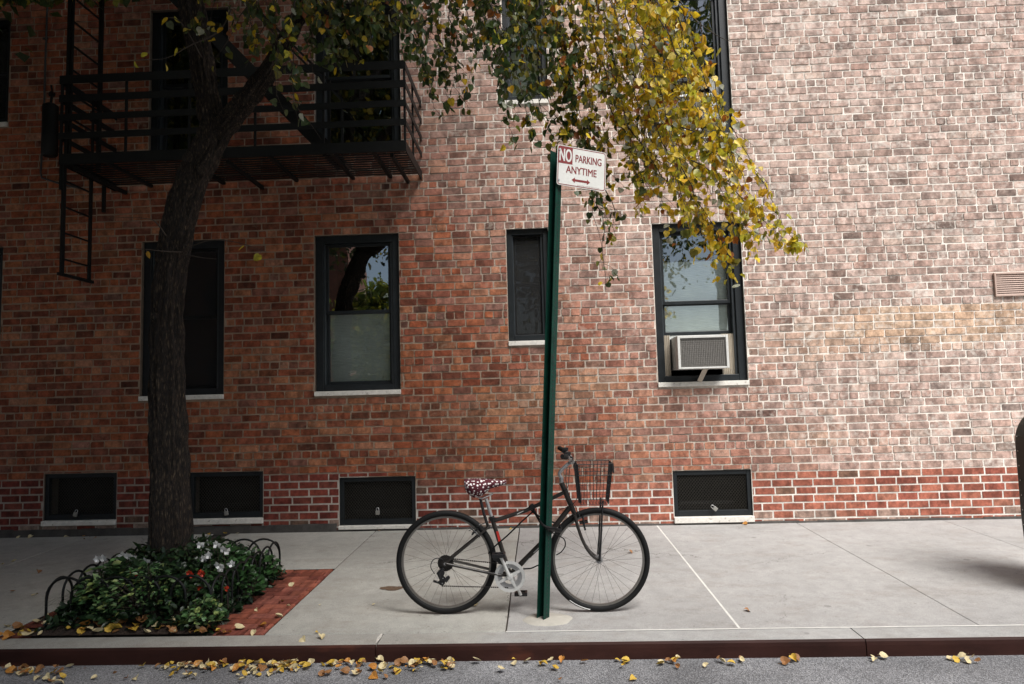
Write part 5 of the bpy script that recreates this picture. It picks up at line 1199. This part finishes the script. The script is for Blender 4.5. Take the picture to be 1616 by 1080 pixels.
plant('ivy', 'ivy at the back right corner of the bed beneath the far hoops', 'ivy', -2.36, 5.60, .19, .26, 260, HEART, .045, MG, None, 'trailing ivy plants', 10)
def grassy():
    x, y = -3.26, 4.98; t = thing('lily_turf', 'dark strappy grass-like plant spilling out of the left end of the bed', 'plant', (x, y, .05)); r = random.Random(4); P = []; A = []; Nn = []; Sz = []; C = []
    V = MB()
    for i in range(190):
        a = r.uniform(0, 2*PI); o = Vector((math.cos(a), math.sin(a), 0)); L_ = r.uniform(.2, .36); b0 = Vector((x+r.gauss(0,.05), y+r.gauss(0,.12), .08)); wv = .005; sdv = Vector((-o.y, o.x, 0))*wv; pts = []
        for k in range(6): s = k/5; pts.append(b0+o*L_*.75*s**1.2+Vector((0, 0, L_*(1.1*s-.95*s*s))))
        vs = []
        for k, p in enumerate(pts): w2 = 1-(k/5)**2*.9; vs += [p-sdv*w2, p+sdv*w2]
        V.add(vs, [(2*k, 2*k+1, 2*k+3, 2*k+2) for k in range(5)], 0, True)
    V.build('blades', mat('dark_blade', (.018, .035, .014), .5, 0, 10, .3, 0), t)
grassy()
P = []; A = []; Nn = []; Sz = []; C = []
for i in range(6500):
    x = rnd.uniform(-3.36, -2.22); y = rnd.uniform(4.53, 5.90); z = soil_z(x, y)+rnd.uniform(0, .24)*min(1, 3*min(x+3.45, -2.12-x))*min(1, .30+(y-4.5)*3)*(.8+.5*math.exp(-((x+2.85)**2+(y-5.3)**2)/.3))
    P.append((x, y, z)); A.append((rnd.gauss(0,1), rnd.gauss(-.3,1), rnd.gauss(0,.6))); Nn.append((rnd.gauss(0,.5), rnd.gauss(-.3,.5), 1)); Sz.append(rnd.uniform(.03, .075)); f_ = rnd.uniform(.6, 1.3); c = rnd.choice(DG); C.append([q*f_ for q in c])
tag(leaves('ground_cover', M['plantleaf'], None, P, A, Nn, Sz, C, OVAL), 'dense dark green ground cover filling the tree bed', 'ground cover', kind='stuff')

# ------------------------------------------------------------------ fallen leaves
LCOL = {'yellow': (.55, .36, .05), 'pale': (.62, .52, .30), 'brown': (.28, .13, .045), 'orange': (.50, .22, .04)}
LM = {k: mat('fallen_'+k, c, .6, 0, 35, .35, .1) for k, c in LCOL.items()}
lmesh = []
for k in range(8):
    tv, tf = HEART; r = random.Random(k); cu = r.uniform(.5, 3.2); bend = r.uniform(-.5, .7); me = bpy.data.meshes.new('fallen_leaf')
    vs = [((x+r.gauss(0,.02)), (y-.45), z*cu + bend*(y-.45)**2 + r.uniform(0, .07)) for x, y, z in tv]
    me.from_pydata(vs+[(.008, -.75, .05), (-.008, -.75, .05), (0, -.40, .02)], [], [tuple(f_) for f_ in tf]+[(11, 12, 13)]); lmesh.append(me)
lm2 = {}
for k in LM:
    for i, me in enumerate(lmesh): c_ = me.copy(); c_.materials.append(LM[k]); lm2[(k, i)] = c_
def fallen(p, where, size, flat=.35):
    k = rnd.choices(['yellow', 'pale', 'brown', 'orange'], [3.5, 5, 2.6, 1.4])[0]; o = bpy.data.objects.new('fallen_leaf', lm2[(k, rnd.randrange(8))]); COL.objects.link(o)
    o.location = p; s = size*rnd.choice((rnd.uniform(.5, .8), rnd.uniform(.75, 1.15), rnd.uniform(1.0, 1.3))); o.scale = (s, s, s); o.rotation_euler = (rnd.gauss(0, flat), rnd.gauss(0, flat), rnd.uniform(0, 6.28))
    w_ = {'gutter': ('lying in the gutter at the foot of the kerb', 'fallen leaves in the gutter'), 'bed': ('on the pavement in front of the flower bed', 'fallen leaves round the flower bed'), 'walk': ('lying on the open concrete pavement', 'fallen leaves scattered on the pavement'),
          'wall': ('at the foot of the brick wall', 'fallen leaves along the wall'), 'road': ('lying out on the asphalt', 'fallen leaves on the road')}[where]
    nm = {'pale': 'pale cream', 'yellow': 'yellow', 'brown': 'brown', 'orange': 'orange'}[k]
    tag(o, nm+' fallen leaf '+w_[0], 'leaf', w_[1])
for i in range(64):
    x = rnd.uniform(-3.75, -2.05); y = 4.48+abs(rnd.gauss(0, .08)); fallen((x, y, (soil_z(x, y) if XP0 < x < XP1 else gz(y))+.014), 'bed', .060)
def clus(n, u0_, u1, y_mu, y_sd, sz=.047):
    for i in range(n):
        u = rnd.uniform(u0_, u1); y = min(KY0-.03, y_mu-abs(rnd.gauss(0, y_sd))); x = at(u, 1045, y).x
        fallen((x, y, ZR+.010+rnd.uniform(0, .018)), 'gutter', sz, .35)
G0 = KY0-.04
clus(26, 270, 370, G0, .08); clus(22, 370, 430, G0, .10); clus(26, 425, 470, G0, .06, .052); clus(22, 470, 600, G0, .10); clus(14, 600, 660, G0, .12); clus(12, 660, 720, G0, .05)
clus(14, 0, 45, G0-.02, .09); clus(14, 45, 100, G0-.02, .10); clus(5, 130, 230, G0, .16); clus(7, 740, 860, G0, .06); clus(7, 1040, 1075, G0, .05); clus(5, 880, 1000, G0, .05); clus(6, 1120, 1175, G0, .04); clus(2, 1200, 1260, G0, .04); clus(24, 230, 480, G0, .05, .04); clus(20, 480, 720, G0, .05, .04); clus(3, 1370, 1420, G0, .04); clus(5, 1505, 1545, G0, .06); clus(12, 100, 1000, G0-.1, .18, .036)
for (u, v) in ((590,1075), (400,1060), (700,1062), (440,1066), (560,1070), (1240,1052), (875,1062), (1115,1058), (1500,1045), (60,1060), (110,1058), (20,1052), (50,1068), (300,1072), (200,1078), (870,1048)):
    d = on_ground(u, v, ZR-.0); fallen((d.x, d.y, ZR+.014), 'road', .055)
for (u, v) in ((28,990), (60,985), (95,990), (110,992), (130,985), (150,990), (185,985), (210,988), (230,1000), (85,998), (130,1004), (265,990), (300,1000), (325,995), (345,998), (415,990), (378,993), (50,1003), (35,995), (120,978), (200,995), (245,980), (170,998), (75,975)):
    d = on_ground(u, v); fallen((d.x, d.y, gz(d.y)+.012), 'bed', .06)
for (u, v) in ((505,957), (590,956), (507,1008), (478,1012), (455,958), (440,975), (400,1002), (405,965), (750,957), (995,873), (60,905), (5,892), (133,852), (150,850), (22,887), (500,1000), (20,935), (55,940), (1180,965), (445,950), (460,925)):
    d = on_ground(u, v); fallen((d.x, d.y, gz(d.y)+.010), 'walk', .045)
for (u, v) in ((30,838), (48,836), (105,838), (132,846), (250,842), (330,838), (355,840), (375,839), (598,838), (806,837), (1176,829)):
    d = on_ground(u, v); y = min(d.y, WY-.06); fallen((at(u, v, y).x, y, gz(y)+.012), 'wall', .05)

# ------------------------------------------------------------------ across the street (what the windows reflect), and an unseen shade tree added at left
def facade(name, label, x0, x1, y, h, mt):
    t = thing(name, label, 'building', ((x0+x1)/2, y, 0)); b = MB(); b.box(x0, x1, y-2.5, y, -.3, h); b.box(x0-.1, x1+.1, y-2.6, y+.15, h, h+.3); b.build('wall', mt, t)
    x = x0+1.2
    while x < x1-1.5:
        z = 1.6
        while z < h-2: w_ = MB(); w_.box(x, x+1.0, y+.001, y+.03, z, z+1.6); w_.build('window', M['frame'], t); z += 3.0
        x += 2.4
mb_ = mat('far_brick', (.24, .10, .065), .9, 0, 5, .4, .3, 30)
facade('opposite_building', 'tall red brick building across the street', -30, -6.9, -9, 24, mb_)
facade('opposite_house', 'lower pale building across the street', -1.5, 3.0, -16, 3.6, mat('far_stucco', (.40, .33, .25), .9))
def fartree(x, y, h, rad, cols, n, seed, lab):
    t = thing('offscreen_tree', lab, 'tree', (x, y, 0)); b = MB(); b.tube(smoothpath([(x, y, -.1), (x+.1, y, h*.3), (x-.1, y+.1, h*.55), (x+.2, y, h*.8)], 5), list(np.linspace(.2, .04, 16)), 10)
    for a in range(5): b.tube([(x, y, h*.45), (x+math.cos(a*1.3)*rad*.4, y+math.sin(a*1.3)*rad*.4, h*.65), (x+math.cos(a*1.3)*rad*.8, y+math.sin(a*1.3)*rad*.8, h*.8)], [.08, .05, .02], 6)
    b.build('trunk', M['bark'], t); crown('crown', t, n, (x, y, h*.68), (rad, rad, h*.34), lambda q: True, .16, cols, seed, .5)
fartree(-5.0, -5.6, 4.9, 1.3, [(.16,.20,.03), (.30,.28,.03), (.08,.12,.03)], 9000, 8, 'yellowing tree across the street')
fartree(.8, -5.0, 11, 3.6, GR, 20000, 9, 'tall green tree across the street')
fartree(-9.4, 4.9, 11, 4.3, GR, 30000, 10, 'unseen tree added on the near pavement at the left to shade the wall')  # added out of view to block sky light from the left
fartree(5.6, -5.6, 16.5, 3.2, GR, 9000, 12, 'loose green tree across the street at the right')
